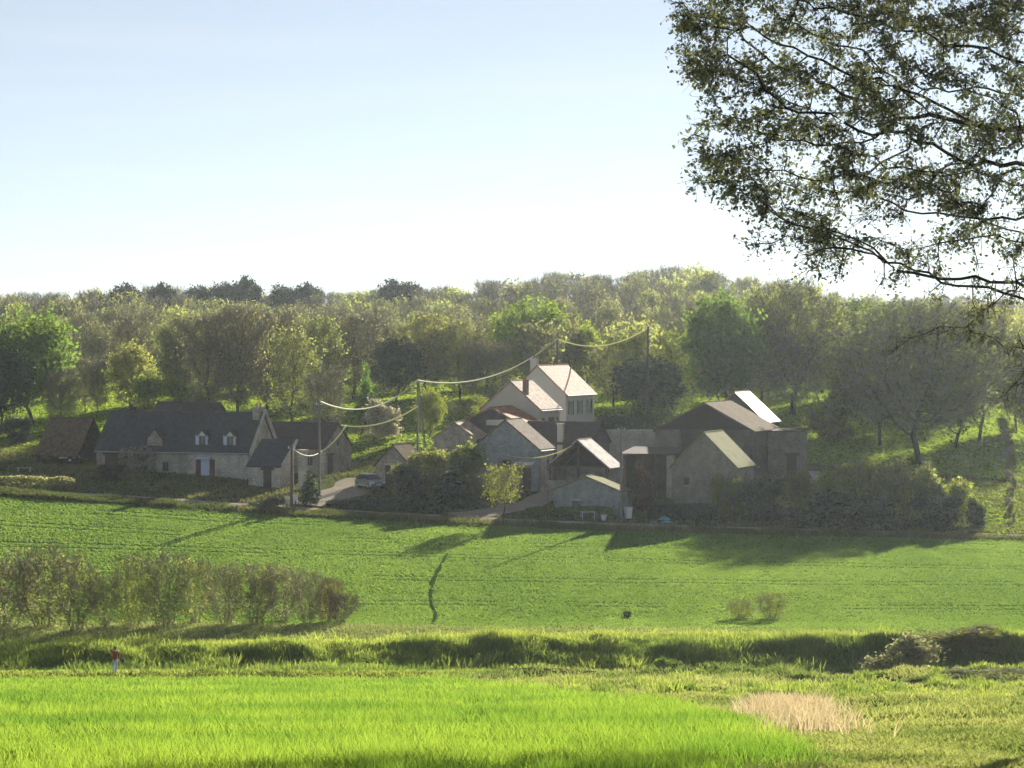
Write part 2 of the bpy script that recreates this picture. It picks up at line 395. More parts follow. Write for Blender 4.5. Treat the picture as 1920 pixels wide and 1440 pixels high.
def field_near(x): return 190.5 + .00 * x + 4.5 * np.clip((-x - 5) / 20, 0, 1) - 3 * np.clip((x - 5) / 25, 0, 1)
def zone(x, y):
    z = np.full(len(x), 5)
    z[y > 430] = 6
    z[y < 292 + 6 * np.sin(x * .05)] = 4
    z[(y < 250.3)] = 3
    z[y < field_near(x)] = 2
    z[y < 182] = 1
    z[(y < 168) & (x < crop_edge(y))] = 0
    z[(y > 255) & (y < 292) & (x > 45)] = 5
    return z
build_ground()

def drape(name, pts, widths, mat, lift=.07):
    """a road: centre line of (X, Y), laid on the ground with its own cross-section"""
    P = []; W = []
    for k in range(len(pts) - 1):
        n = max(2, int(math.dist(pts[k], pts[k + 1]) / .8))
        for t in range(n):
            f = t / n; P.append([pts[k][0] * (1 - f) + pts[k + 1][0] * f, pts[k][1] * (1 - f) + pts[k + 1][1] * f]); W.append(widths[k] * (1 - f) + widths[k + 1] * f)
    P.append(pts[-1]); W.append(widths[-1]); P = np.array(P, float)
    for _ in range(6): P[1:-1] = (P[:-2] + P[1:-1] * 2 + P[2:]) / 4
    T = np.gradient(P, axis=0); T /= np.linalg.norm(T, axis=1)[:, None]; N = np.stack([-T[:, 1], T[:, 0]], 1)
    m = 9; rows = []
    for j in range(m):
        s = (j / (m - 1) - .5)
        wob = 1 + .12 * np.sin(np.arange(len(P)) * .7 + j)
        q = P + N * (np.array(W) * s * wob)[:, None]
        rows.append(np.stack([q[:, 0], q[:, 1], H(q[:, 0], q[:, 1]) + lift - .05 * (abs(s) * 2) ** 4], 1))
    V = np.stack(rows, 1); nr = len(P)
    i = np.arange(nr - 1)[:, None] * m + np.arange(m - 1)[None]
    Q = np.stack([i, i + m, i + m + 1, i + 1], -1).reshape(-1, 4)
    tag(link(name, np_mesh(name, V.reshape(-1, 3), Q, [mat], smooth=True)), kind='structure')
    return P
drape('field_track', [(-5.9, 190.5), (-5.6, 198), (-6.35, 206), (-6.45, 215), (-5.9, 226), (-5.6, 231)], [.12, .3, .22, .42, .28, .1], M['g_rut'], .06)
ROAD = drape('road', [(-75, 254.8), (-40, 254.5), (-25, 254), (-10, 253.6), (0, 253.5), (15, 253.6), (40, 253.5), (80, 253)], [2.3] * 8, M['gravel'])
LANE = drape('lane', [(-5.5, 254.6), (-1.5, 258), (2.2, 264), (4.3, 271), (4.9, 278)], [3.2, 3.2, 3.0, 2.6, 2.2], M['gravel'], .09)
YARD = drape('farmyard', [(-19.5, 256), (-18.2, 261), (-16.0, 267), (-15.2, 274)], [3.4, 4.0, 4.6, 4.0], M['gravel'], .09)

# ------------------------------------------------------------------ grasses (stuff)
def blades(P, hgt, wid, lean, tint, bend=.35, two=True):
    """one bent tapering blade per base point"""
    n = len(P); a = rng.uniform(0, 2 * np.pi, n); la = rng.uniform(0, 2 * np.pi, n)
    side = np.stack([np.cos(a), np.sin(a), np.zeros(n)], 1) * (wid / 2)[:, None]
    ln = np.stack([np.cos(la), np.sin(la), np.zeros(n)], 1) * (lean * hgt)[:, None]
    up = np.zeros((n, 3)); up[:, 2] = hgt
    m = P + up * .55 + ln * bend; t = P + up * (1 - .25 * lean[:, None]) + ln
    if two:
        V = np.stack([P - side, P + side, m + side * .8, m - side * .8, t + side * .15, t - side * .15], 1).reshape(-1, 3)
        b = np.arange(n)[:, None] * 6
        Q = np.concatenate([b + np.array([[0, 1, 2, 3]]), b + np.array([[3, 2, 4, 5]])]); k = 6
    else:
        V = np.stack([P - side, P + side, t + side * .25, t - side * .25], 1).reshape(-1, 3)
        Q = np.arange(n)[:, None] * 4 + np.array([[0, 1, 2, 3]]); k = 4
    return V, Q, np.repeat(tint, k)
def scatter(n, y0, y1, half=.22, extra=2.0, power=1.0):
    """random ground points, denser towards the camera side"""
    y = y0 + (y1 - y0) * rng.random(n) ** power
    x = rng.uniform(-1, 1, n) * (y * half + extra)
    return x, y
def grass_obj(name, label_kind, parts, mat):
    Vs, Qs, Ts = [], [], []; b = 0
    for V, Q, T in parts:
        Vs.append(V); Qs.append(Q + b); Ts.append(T); b += len(V)
    me = np_mesh(name, np.concatenate(Vs), np.concatenate(Qs), [mat], tint=np.concatenate(Ts))
    return tag(link(name, me), label_kind[0], label_kind[1], kind='stuff')
def tufts(x, y, per, spread, h, w, lean=(.2, .7), tint=None, two=False, hn=None):
    n = len(x); x = np.repeat(x, per) + rng.normal(0, spread, n * per); y = np.repeat(y, per) + rng.normal(0, spread, n * per)
    P = np.stack([x, y, H(x, y) - .03], 1); N = len(P)
    hh = rng.uniform(h[0], h[1], N) * (np.repeat(hn, per) if hn is not None else 1)
    t = np.clip((np.repeat(tint, per) if tint is not None else .5) + rng.normal(0, .22, N), 0, 1)
    return blades(P, hh, rng.uniform(w[0], w[1], N), rng.uniform(lean[0], lean[1], N), t, two=two)

def near_crop():
    parts = []
    for (y0, y1, n, w, h) in ((24, 46, 100000, (.012, .022), (.26, .42)), (46, 74, 105000, (.017, .032), (.28, .44)), (74, 112, 95000, (.028, .05), (.28, .46)), (112, 165.5, 110000, (.045, .08), (.30, .48))):
        x, y = scatter(n, y0, y1, .215, 1.5)
        e = crop_edge(y) + rng.normal(0, .35, n) + (fbm(x, y, 4, 21, 2) - .5) * 2
        k = (x < e); x, y = x[k], y[k]
        pat = fbm(x, y, 5, 31, 3); pat2 = fbm(x, y * .5, 1.1, 37, 2)
        k = rng.random(len(x)) < np.clip((pat2 - .33) * 5, .16, 1); x, y, pat, pat2 = x[k], y[k], pat[k], pat2[k]
        parts.append(tufts(x, y, 1, .02, h, w, (.15, .75), np.clip((pat - .5) * 2.2 + .5 + (pat2 - .5) * .6, 0, 1), True, .75 + .5 * pat2))
    grass_obj('young_cereal_crop', ('bright green young cereal crop filling the near field', 'crop'), parts, M['crop'])
near_crop()
def rough_grass():
    parts = []
    for (y0, y1, n, w) in ((24, 60, 60000, (.02, .045)), (60, 110, 44000, (.04, .08)), (110, 172, 30000, (.06, .12))):
        x, y = scatter(n, y0, y1, .225, 2)
        k = x > crop_edge(y) + rng.normal(0, .4, n) - .3; x, y = x[k], y[k]
        pat = fbm(x, y, 4.5, 41, 3); big = fbm(x, y, 11, 43, 2)
        mound = np.clip((fbm(x, y, 3.2, 5, 2) - .35) * 2.5, .2, 1.5)
        hn = (.7 + .8 * np.clip((y - 95) / 50, 0, 1)) * np.clip(mound, .55, 1.5)
        parts.append(tufts(x, y, 5, .09, (.18, .42), w, (.3, 1.0), np.clip(pat * 1.6 - .25 + (big - .5), 0, 1), y0 < 60, hn))
    grass_obj('rough_meadow_grass', ('rough tussocky grass right of the near crop, below the oak', 'grass'), parts, M['rough'])
    # the dead, pinkish patch
    n = 2200; a = rng.normal(0, 1, (n, 2)); x = PX(1490, 66) + a[:, 0] * .55 + .25 * a[:, 1]; y = 67 + a[:, 1] * 4.5
    k = (x > crop_edge(y) - .4) & (rng.random(n) < np.clip((fbm(x, y, 1.3, 57, 2) - .3) * 4, .03, 1))
    grass_obj('dead_grass_patch', ('patch of dead pinkish straw at the corner of the crop', 'dead grass'), [tufts(x[k], y[k], 4, .06, (.25, .7), (.016, .03), (.15, .8), None, True)], M['dry'])
rough_grass()
def bank_grass():
    n = 30000; x = rng.uniform(-47, 47, n); y = bank_crest(x) + rng.normal(-1.0, 2.6, n)
    k = (y > 168.6) & (y < 186); x, y = x[k], y[k]
    l = fbm(x, y, 3.2, 5, 2); c = bank_crest(x)
    t = np.clip(.25 + (y - c + 1.5) * .12 + (l - .5), 0, 1)  # sunlit crest and darker face put into the blade tint
    a = tufts(x, y, 6, .14, (.25, .7), (.06, .12), (.3, 1.0), t, False, .5 + .9 * l)
    n = 7000; x = rng.uniform(-47, 0, n); y = rng.uniform(167.5, 172, n)
    b = tufts(x, y, 4, .1, (.1, .28), (.05, .1), (.3, 1.0), np.full(n, .9))
    cl = []
    nc = 620; cx = rng.uniform(-46, 46, nc); cy = bank_crest(cx) + rng.uniform(-5.5, 1.5, nc)
    cr = rng.uniform(.55, 1.35, nc); ch_ = cr * rng.uniform(.55, .95, nc)
    k = cy > 168.8; cx, cy, cr, ch_ = cx[k], cy[k], cr[k], ch_[k]
    m2 = 150; nc2 = 260; d2 = rng.uniform(100, 168, nc2); x2 = crop_edge(d2) + rng.uniform(.5, 1, nc2) ** 1.5 * 0 + rng.random(nc2) * (d2 * .215 - crop_edge(d2)) + .6
    cx = np.concatenate([cx, x2]); cy = np.concatenate([cy, d2]); r2 = rng.uniform(.3, .9, nc2); cr = np.concatenate([cr, r2]); ch_ = np.concatenate([ch_, r2 * rng.uniform(.4, .9, nc2)])
    N = len(cx) * m2; a_ = rng.uniform(0, 6.28, N); q = np.sqrt(rng.random(N)); R_ = np.repeat(cr, m2)
    bx_ = np.repeat(cx, m2) + np.cos(a_) * q * R_ * 1.25; by_ = np.repeat(cy, m2) + np.sin(a_) * q * R_
    hh_ = np.repeat(ch_, m2) * (1 - q ** 2 * .85) * rng.uniform(.7, 1.25, N)
    cl.append(blades(np.stack([bx_, by_, H(bx_, by_) - .03], 1), hh_, rng.uniform(.05, .11, N), rng.uniform(.2, .8, N), np.clip(np.repeat(rng.uniform(0, .9, len(cx)), m2) + rng.normal(0, .2, N), 0, 1), two=False))
    grass_obj('bank_grass', ('long tussock grass covering the bank along the valley bottom', 'grass'), [a, b] + cl, M['bankgrass'])
    n = 26000; x, y = scatter(n, 180, 200, .23, 4); k = y < field_near(x) + rng.normal(0, .3, n); x, y = x[k], y[k]
    grass_obj('olive_grass_strip', ('strip of dull olive grass between bank and green field', 'grass'), [tufts(x, y, 4, .12, (.1, .25), (.06, .12), (.3, .9), fbm(x, y, 6, 51, 2))], M['olive'])
bank_grass()
def track_mask(x, y):
    """wheel tracks pressed into the mid field"""
    m = np.zeros(len(x), bool)
    for c in (204, 217.5, 228.5, 238.5, 246):
        yy = c + .02 * x + 1.3 * np.sin(x * .045 + c)
        gap = fbm(x, y * 0 + c, 7, 61, 2)
        for off in (-.95, .95): m |= (np.abs(y - yy - off) < .3) & (gap > .42)
    tx = np.interp(y, [190, 198, 206, 215, 226, 231], [-5.9, -5.6, -6.35, -6.45, -5.9, -5.6])
    m |= (np.abs(x - tx) < .26 + .12 * np.sin(y)) & (y < 231)
    return m
def mid_field():
    n = 250000; x, y = scatter(n, 186, 250.6, .235, 5)
    k = (y > field_near(x) + rng.normal(0, .3, n)) & ~track_mask(x, y); x, y = x[k], y[k]
    pat = fbm(x, y * .4, 9, 71, 3); fine = fbm(x, y, 1.5, 73, 2)
    t = np.clip((pat - .5) * 1.6 + .5 + (fine - .5) * .5, 0, 1)
    grass_obj('mid_field_crop', ('smooth green cereal crop on the slope below the hamlet', 'crop'), [tufts(x, y, 2, .1, (.09, .16), (.16, .28), (.2, .6), t, False, .8 + .4 * fine)], M['field'])
mid_field()
def hamlet_grass():
    n = 42000; x, y = scatter(n, 250, 296, .24, 6)
    d = np.full(n, 1e9)
    for P, w in ((ROAD, 1.6), (LANE, 1.7), (YARD, 2.4)):
        for q in P[::2]: d = np.minimum(d, np.hypot(x - q[0], y - q[1]) - w)
    k = d > .1; x, y = x[k], y[k]; pat = fbm(x, y, 6, 81, 3)
    n2 = 30000; x2 = rng.uniform(-62, 62, n2); y2 = rng.uniform(249.6, 252.5, n2); p2 = x2 / y2 * F + 960
    op = ((p2 > 330) & (p2 < 465)) | ((p2 > 850) & (p2 < 1010)) | ((p2 > 1120) & (p2 < 1295)) | (p2 > 1835)
    k2 = ~op | (rng.random(n2) < .15); x2, y2 = x2[k2], y2[k2]; f2 = fbm(x2, y2, 2.5, 85, 2)
    tall = tufts(x2, y2, 3, .12, (.25, .6), (.07, .13), (.3, .9), np.clip(fbm(x2, y2, 5, 87, 2) * 1.6 - .4, 0, 1), False, .4 + 1.2 * f2)
    grass_obj('verge_grass', ('short verge grass around the houses and the road', 'grass'), [tufts(x, y, 4, .14, (.1, .32), (.08, .16), (.3, .9), np.clip(pat * 1.5 - .2, 0, 1), False, .5 + pat), tall], M['verge'])
    n = 105000; x, y = scatter(n, 255, 470, .24, 8, 1.0); k = (zone(x, y) == 5); x, y = x[k], y[k]
    grass_obj('hillside_meadow', ('sunlit yellow green meadow rising behind the houses', 'grass'), [tufts(x, y, 2, .25, (.12, .24), (.3, .55), (.2, .7), fbm(x, y, 20, 83, 3))], M['meadow'])
hamlet_grass()

# ------------------------------------------------------------------ trees: growth and prototypes
def colonize(att, nodes, parents, step, di, dk, maxit=140, jitter=.12, g=np.zeros(3)):
    nodes = [np.array(p, float) for p in nodes]; parents = list(parents)
    A = np.array(att, float); N0 = np.array(nodes)
    dist = np.linalg.norm(A[:, None] - N0[None], axis=2); best = dist.argmin(1); bd = dist.min(1)
    alive = np.ones(len(A), bool)
    for _ in range(maxit):
        act = alive & (bd < di)
        if not act.any(): break
        idx = best[act]; vec = A[act] - np.array(nodes)[idx]; vec /= np.linalg.norm(vec, axis=1)[:, None] + 1e-9
        new = []
        for u in np.unique(idx):
            d = vec[idx == u].mean(0) + rng.normal(0, jitter, 3) + g; d /= np.linalg.norm(d) + 1e-9
            new.append(len(nodes)); nodes.append(nodes[u] + d * step); parents.append(int(u))
        NN = np.array([nodes[k] for k in new])
        d2 = np.linalg.norm(A[:, None] - NN[None], axis=2); j = d2.argmin(1); dm = d2.min(1)
        b = dm < bd; bd = np.where(b, dm, bd); best = np.where(b, np.array(new)[j], best)
        alive &= bd > dk
    return np.array(nodes), np.array(parents)
def radii(nodes, parents, tip, expo=2.3, cap=None):
    n = len(nodes); acc = np.zeros(n); kids = np.zeros(n, int)
    for i in range(n):
        if parents[i] >= 0: kids[parents[i]] += 1
    r = np.zeros(n)
    for i in range(n - 1, -1, -1):
        r[i] = tip if kids[i] == 0 else acc[i] ** (1 / expo)
        if parents[i] >= 0: acc[parents[i]] += r[i] ** expo
    if cap: r = np.minimum(r, cap)
    return r, kids
def tubes(nodes, parents, r, sides=5, minr=0):
    n = len(nodes); d = np.zeros((n, 3)); par = np.maximum(parents, 0)
    d = nodes - nodes[par]; d[parents < 0] = (0, 0, 1); d /= np.linalg.norm(d, axis=1)[:, None] + 1e-9
    ref = np.where(np.abs(d[:, 2:3]) < .9, np.array([[0, 0, 1.]]), np.array([[1., 0, 0]]))
    a = np.cross(d, ref); a /= np.linalg.norm(a, axis=1)[:, None] + 1e-9; b = np.cross(d, a)
    th = np.arange(sides) * 2 * np.pi / sides
    V = nodes[:, None] + (a[:, None] * np.cos(th)[None, :, None] + b[:, None] * np.sin(th)[None, :, None]) * r[:, None, None]
    seg = np.where((parents >= 0) & (r >= minr))[0]
    k = np.arange(sides); k2 = (k + 1) % sides
    # every segment starts from a ring of its own frame at its parent; a hidden quad welds it to the parent's ring
    Vp = nodes[par][:, None] + (a[:, None] * np.cos(th)[None, :, None] + b[:, None] * np.sin(th)[None, :, None]) * np.minimum(r[par], r * 1.5)[:, None, None]
    VV = np.concatenate([Vp[seg], V[seg]], 1).reshape(-1, 3)
    pos = -np.ones(n, int); pos[seg] = np.arange(len(seg))
    base = np.arange(len(seg))[:, None] * 2 * sides
    Q = np.stack([base + k, base + k2, base + sides + k2, base + sides + k], -1).reshape(-1, 4)
    pp = pos[par[seg]]; has = pp >= 0; own = base[has, 0]; up_ = pp[has] * 2 * sides + sides
    W = np.stack([up_, up_ + 1, own + 1, own], 1)
    first = {}
    X = []
    for i in np.where(~has)[0]:      # roots: join stems that leave one base point
        g = int(par[seg[i]])
        if g in first: X.append([first[g], first[g] + 1, i * 2 * sides + 1, i * 2 * sides])
        else: first[g] = i * 2 * sides
    Q = np.concatenate([Q, W] + ([np.array(X)] if X else []))
    return VV, Q
def leaf_quads(C, size, up=.3):
    n = len(C); a = rng.normal(0, 1, (n, 3)); a /= np.linalg.norm(a, axis=1)[:, None]
    b = np.cross(a, rng.normal(0, 1, (n, 3)) + np.array([0, 0, up])); b /= np.linalg.norm(b, axis=1)[:, None] + 1e-9
    a = a * size[:, None]; b = b * (size * rng.uniform(.45, .75, n))[:, None]
    V = np.stack([C - a, C + b, C + a, C - b], 1).reshape(-1, 3)
    return V, np.arange(n)[:, None] * 4 + np.array([[0, 1, 2, 3]])
def twig_quads(P, D, L, w):
    n = len(P); s = np.cross(D, rng.normal(0, 1, (n, 3))); s /= np.linalg.norm(s, axis=1)[:, None] + 1e-9
    s = s * (w / 2)[:, None]; Q1 = P + D * L[:, None]
    V = np.stack([P - s, P + s, Q1 + s * .3, Q1 - s * .3], 1).reshape(-1, 3)
    return V, np.arange(n)[:, None] * 4 + np.array([[0, 1, 2, 3]])
def crown_points(n, z0, z1, rx, shape, lobes=7, seed=0):
    r_ = np.random.default_rng(seed); out = []
    lob = [(r_.uniform(0, 6.28), r_.uniform(.1, .95), r_.uniform(.35, .6)) for _ in range(lobes)]
    if shape == 'lumpy':
        for b in range(9):
            a = r_.uniform(0, 6.28); q = math.sqrt(r_.random()) * .72; hz_ = r_.uniform(.12, .82) * (1 - .35 * q); rr = r_.uniform(.22, .40)
            for i in range(n // 9):
                v = r_.normal(0, 1, 3); v = v / np.linalg.norm(v) * rr * r_.random() ** .4
                out.append((rx * (q * math.cos(a) + v[0]), rx * (q * math.sin(a) + v[1]), max(.1, z0 + (z1 - z0) * (hz_ + v[2] * .55))))
        return np.array(out[:n])
    while len(out) < n:
        p = r_.uniform(-1, 1, 3); t = (p[2] + 1) / 2
        if shape == 'round': R_ = math.sqrt(max(0, 1 - p[2] ** 2))
        elif shape == 'cone': R_ = (1 - t) ** .8 * .95 + .05
        elif shape == 'umbrella': R_ = min(1, t * 1.6) * math.sqrt(max(0, 1 - max(0, t - .45) ** 2 / .31))
        elif shape == 'fan': R_ = .35 + .65 * math.sqrt(max(0, 1 - (t - .62) ** 2 / .40)) if t < 1 else 0
        else: R_ = math.sqrt(max(0, 1 - abs(p[2]) ** 2.8))
        ang = math.atan2(p[1], p[0]); rad = math.hypot(p[0], p[1])
        wob = 1 - .30 * sum(max(0, math.cos(ang - a)) ** 3 * max(0, 1 - abs(t - z) / w) for a, z, w in lob) / 2.2
        if rad < R_ * wob: out.append((p[0] * rx, p[1] * rx, z0 + t * (z1 - z0)))
    return np.array(out)
PROTO = {}
def proto(key, Ht, w, shape, z0, natt, nleaf, ls, spread, ntwig=0, tl=.7, tw=.045, stems=1, seed=1, trunkr=None, leafmat='green', clump=.5, up=.3):
    """a tree of height Ht, crown width w; returns nothing, files trunk and crown meshes under key"""
    global rng
    keep = rng; rng = np.random.default_rng(seed)
    rx = w / 2; att = crown_points(natt, z0, Ht * .97, rx * .95, shape, seed=seed)
    nodes, par = [], []
    for s in range(stems):
        a = rng.uniform(0, 6.28); rr = 0 if stems == 1 else rng.uniform(.1, .35) * rx
        q = np.array([math.cos(a) * rr, math.sin(a) * rr, 0]); b0 = 0
        if s == 0: nodes.append(np.array([0, 0, -.3])); par.append(-1)
        top = max(z0 * (.9 if stems == 1 else .5), .4); k = max(2, int(top / (Ht * .05)))
        dx = rng.normal(0, .03 * Ht, 2) * (1 if stems == 1 else .6)
        for i in range(1, k + 1):
            f = i / k; nodes.append(q * min(1, f * 1.6) + np.array([dx[0] * f * f, dx[1] * f * f, (top + .3) * f - .3])); par.append(0 if i == 1 else len(nodes) - 2)
    step = Ht * .035
    nd, pa = colonize(att, nodes, par, step, Ht * .6, step * 1.6, 90)
    r, kids = radii(nd, pa, Ht * .0016, 2.25, trunkr or Ht * .035)
    zz = nd[:, 2]; r = r * np.where(zz < z0 * .3, 1 + .35 * (1 - zz / (z0 * .3 + 1e-6)).clip(0, 1.2), 1)
    V, Q = tubes(nd, pa, r, 5, Ht * .0020)
    trunk = np_mesh('trunk_' + key, V, Q, [M['bark']], smooth=True)
    thin = np.where(r < Ht * .006)[0]; tips = np.where(kids == 0)[0]
    src = np.concatenate([tips, tips, thin])
    clc = nd[rng.choice(src, max(24, int(nleaf / 28)))] + rng.normal(0, spread * .8, (max(24, int(nleaf / 28)), 3))
    nc = int(nleaf * clump)
    C = np.concatenate([nd[rng.choice(src, nleaf - nc)] + rng.normal(0, spread, (nleaf - nc, 3)),
                        clc[rng.integers(0, len(clc), nc)] + rng.normal(0, spread * .55, (nc, 3))]) if nleaf else np.zeros((0, 3))
    C = C[C[:, 2] > .05]
    LV, LQ = leaf_quads(C, rng.uniform(.6, 1.3, len(C)) * ls, up)
    lt = np.clip(np.repeat(fbm(C[:, 0] + C[:, 2], C[:, 1] + C[:, 2] * .7, spread * 2.5, seed, 2) + rng.normal(0, .2, len(C)), 4), 0, 1)
    if ntwig:
        ti = rng.choice(src, ntwig); P = nd[ti] + rng.normal(0, spread * .5, (ntwig, 3))
        ctr = np.array([0, 0, z0 + (Ht - z0) * .25]); D = (P - ctr); D /= np.linalg.norm(D, axis=1)[:, None] + 1e-9
        D = D + rng.normal(0, .5, D.shape) + np.array([0, 0, .35]); D /= np.linalg.norm(D, axis=1)[:, None]
        TV, TQ = twig_quads(P, D, rng.uniform(.5, 1.3, ntwig) * tl, np.full(ntwig, tw))
        CV = np.concatenate([LV, TV]); CQ = np.concatenate([LQ, TQ + len(LV)])
        mi = np.concatenate([np.zeros(len(LQ), int), np.ones(len(TQ), int)]); lt = np.concatenate([lt, np.full(len(TV), .5)])
    else: CV, CQ, mi = LV, LQ, np.zeros(len(LQ), int)
    thin_seg = (r < Ht * .0020) & (pa >= 0)
    if thin_seg.any():
        rr = np.where(thin_seg, np.maximum(r, .012), 0)
        V2, Q2 = tubes(nd, pa, rr, 3, 1e-6); CQ = np.concatenate([CQ, Q2 + len(CV)]); CV = np.concatenate([CV, V2])
        mi = np.concatenate([mi, np.ones(len(Q2), int)]); lt = np.concatenate([lt, np.full(len(V2), .5)])
    crown = np_mesh('crown_' + key, CV, CQ, [M[leafmat], M['twig']], mi, lt)
    PROTO[key] = dict(trunk=trunk, crown=crown, H=Ht, w=w, V=CV, Q=CQ, mi=mi, t=lt, tr=(V, Q), L=LV)
    rng = keep
# broad leafy, half-bare, bare, conifer and shrub kinds
for s in range(3): proto('leafy%d' % s, 13, 10, 'round', 2.6, 380, 9000, .21, .6, 900, .6, .05, seed=11 + s, leafmat='green', clump=.55)
for s in range(3): proto('half%d' % s, 14, 9.5, 'egg', 2.4, 420, 5600, .18, .65, 4200, .8, .06, seed=21 + s, leafmat='olv', clump=.5)
for s in range(3): proto('bare%d' % s, 14, 8.5, 'fan', 2.4, 440, 3600, .15, .65, 6500, .9, .06, seed=31 + s, leafmat='bud', clump=.3)
for s in range(2): proto('pine%d' % s, 13, 8, 'umbrella', 4.0, 200, 4600, .26, .6, 0, seed=41 + s, leafmat='pineleaf', clump=.8)
proto('cone0', 9, 4, 'cone', .8, 220, 3200, .17, .3, 0, seed=51, leafmat='dark', clump=.5)
proto('slim0', 6, 3.0, 'egg', 1.6, 120, 900, .14, .3, 500, .5, .03, seed=55, leafmat='light')
for s in range(3): proto('shrub%d' % s, 5, 5, 'lumpy', .2, 230, 5600, .12, .30, 1500, .7, .03, stems=5, seed=61 + s, leafmat='olv', clump=.75)
for s in range(3): proto('coppice%d' % s, 5, 3.6, 'fan', .5, 260, 1700, .085, .3, 1800, .65, .022, stems=9, seed=71 + s, leafmat='bud', clump=.5, trunkr=.05)
proto('pollard', 6, 4.4, 'fan', 2.0, 200, 1500, .12, .3, 1100, .6, .03, seed=91, leafmat='olv', clump=.5, trunkr=.24)
proto('oak0', 15, 15, 'round', 3.0, 720, 9000, .18, .65, 8000, .9, .06, seed=81, leafmat='olv', clump=.5, trunkr=.5)

def place(kind, px, D, top, wpx, leaf, label, cat='tree', group=None, name='tree', sink=0, rot=None, bark=None, yoff=0):
    """px, top, wpx: where the photo shows it; D its distance; stands on the ground there"""
    P = PROTO[kind]; X = PX(px, D); z = h1(X, D) - sink
    Ht = (HY - top) / F * D - z; w = wpx / F * D
    root = empty(name, (X, D, z), rot if rot is not None else random.uniform(0, 6.28), label, cat, group)
    root.scale = (w / P['w'], w / P['w'], Ht / P['H'])
    for nm, me in (('trunk' if 'tree' in name or 'pine' in name or 'oak' in name else 'stem', P['trunk']), ('crown' if 'tree' in name or 'pine' in name or 'oak' in name else 'foliage', P['crown'])):
        o = link(nm, me, root)
        if nm in ('crown', 'foliage'):
            o.material_slots[0].link = 'OBJECT'; o.material_slots[0].material = M[leaf]
        elif bark: o.material_slots[0].link = 'OBJECT'; o.material_slots[0].material = M[bark]
    return root

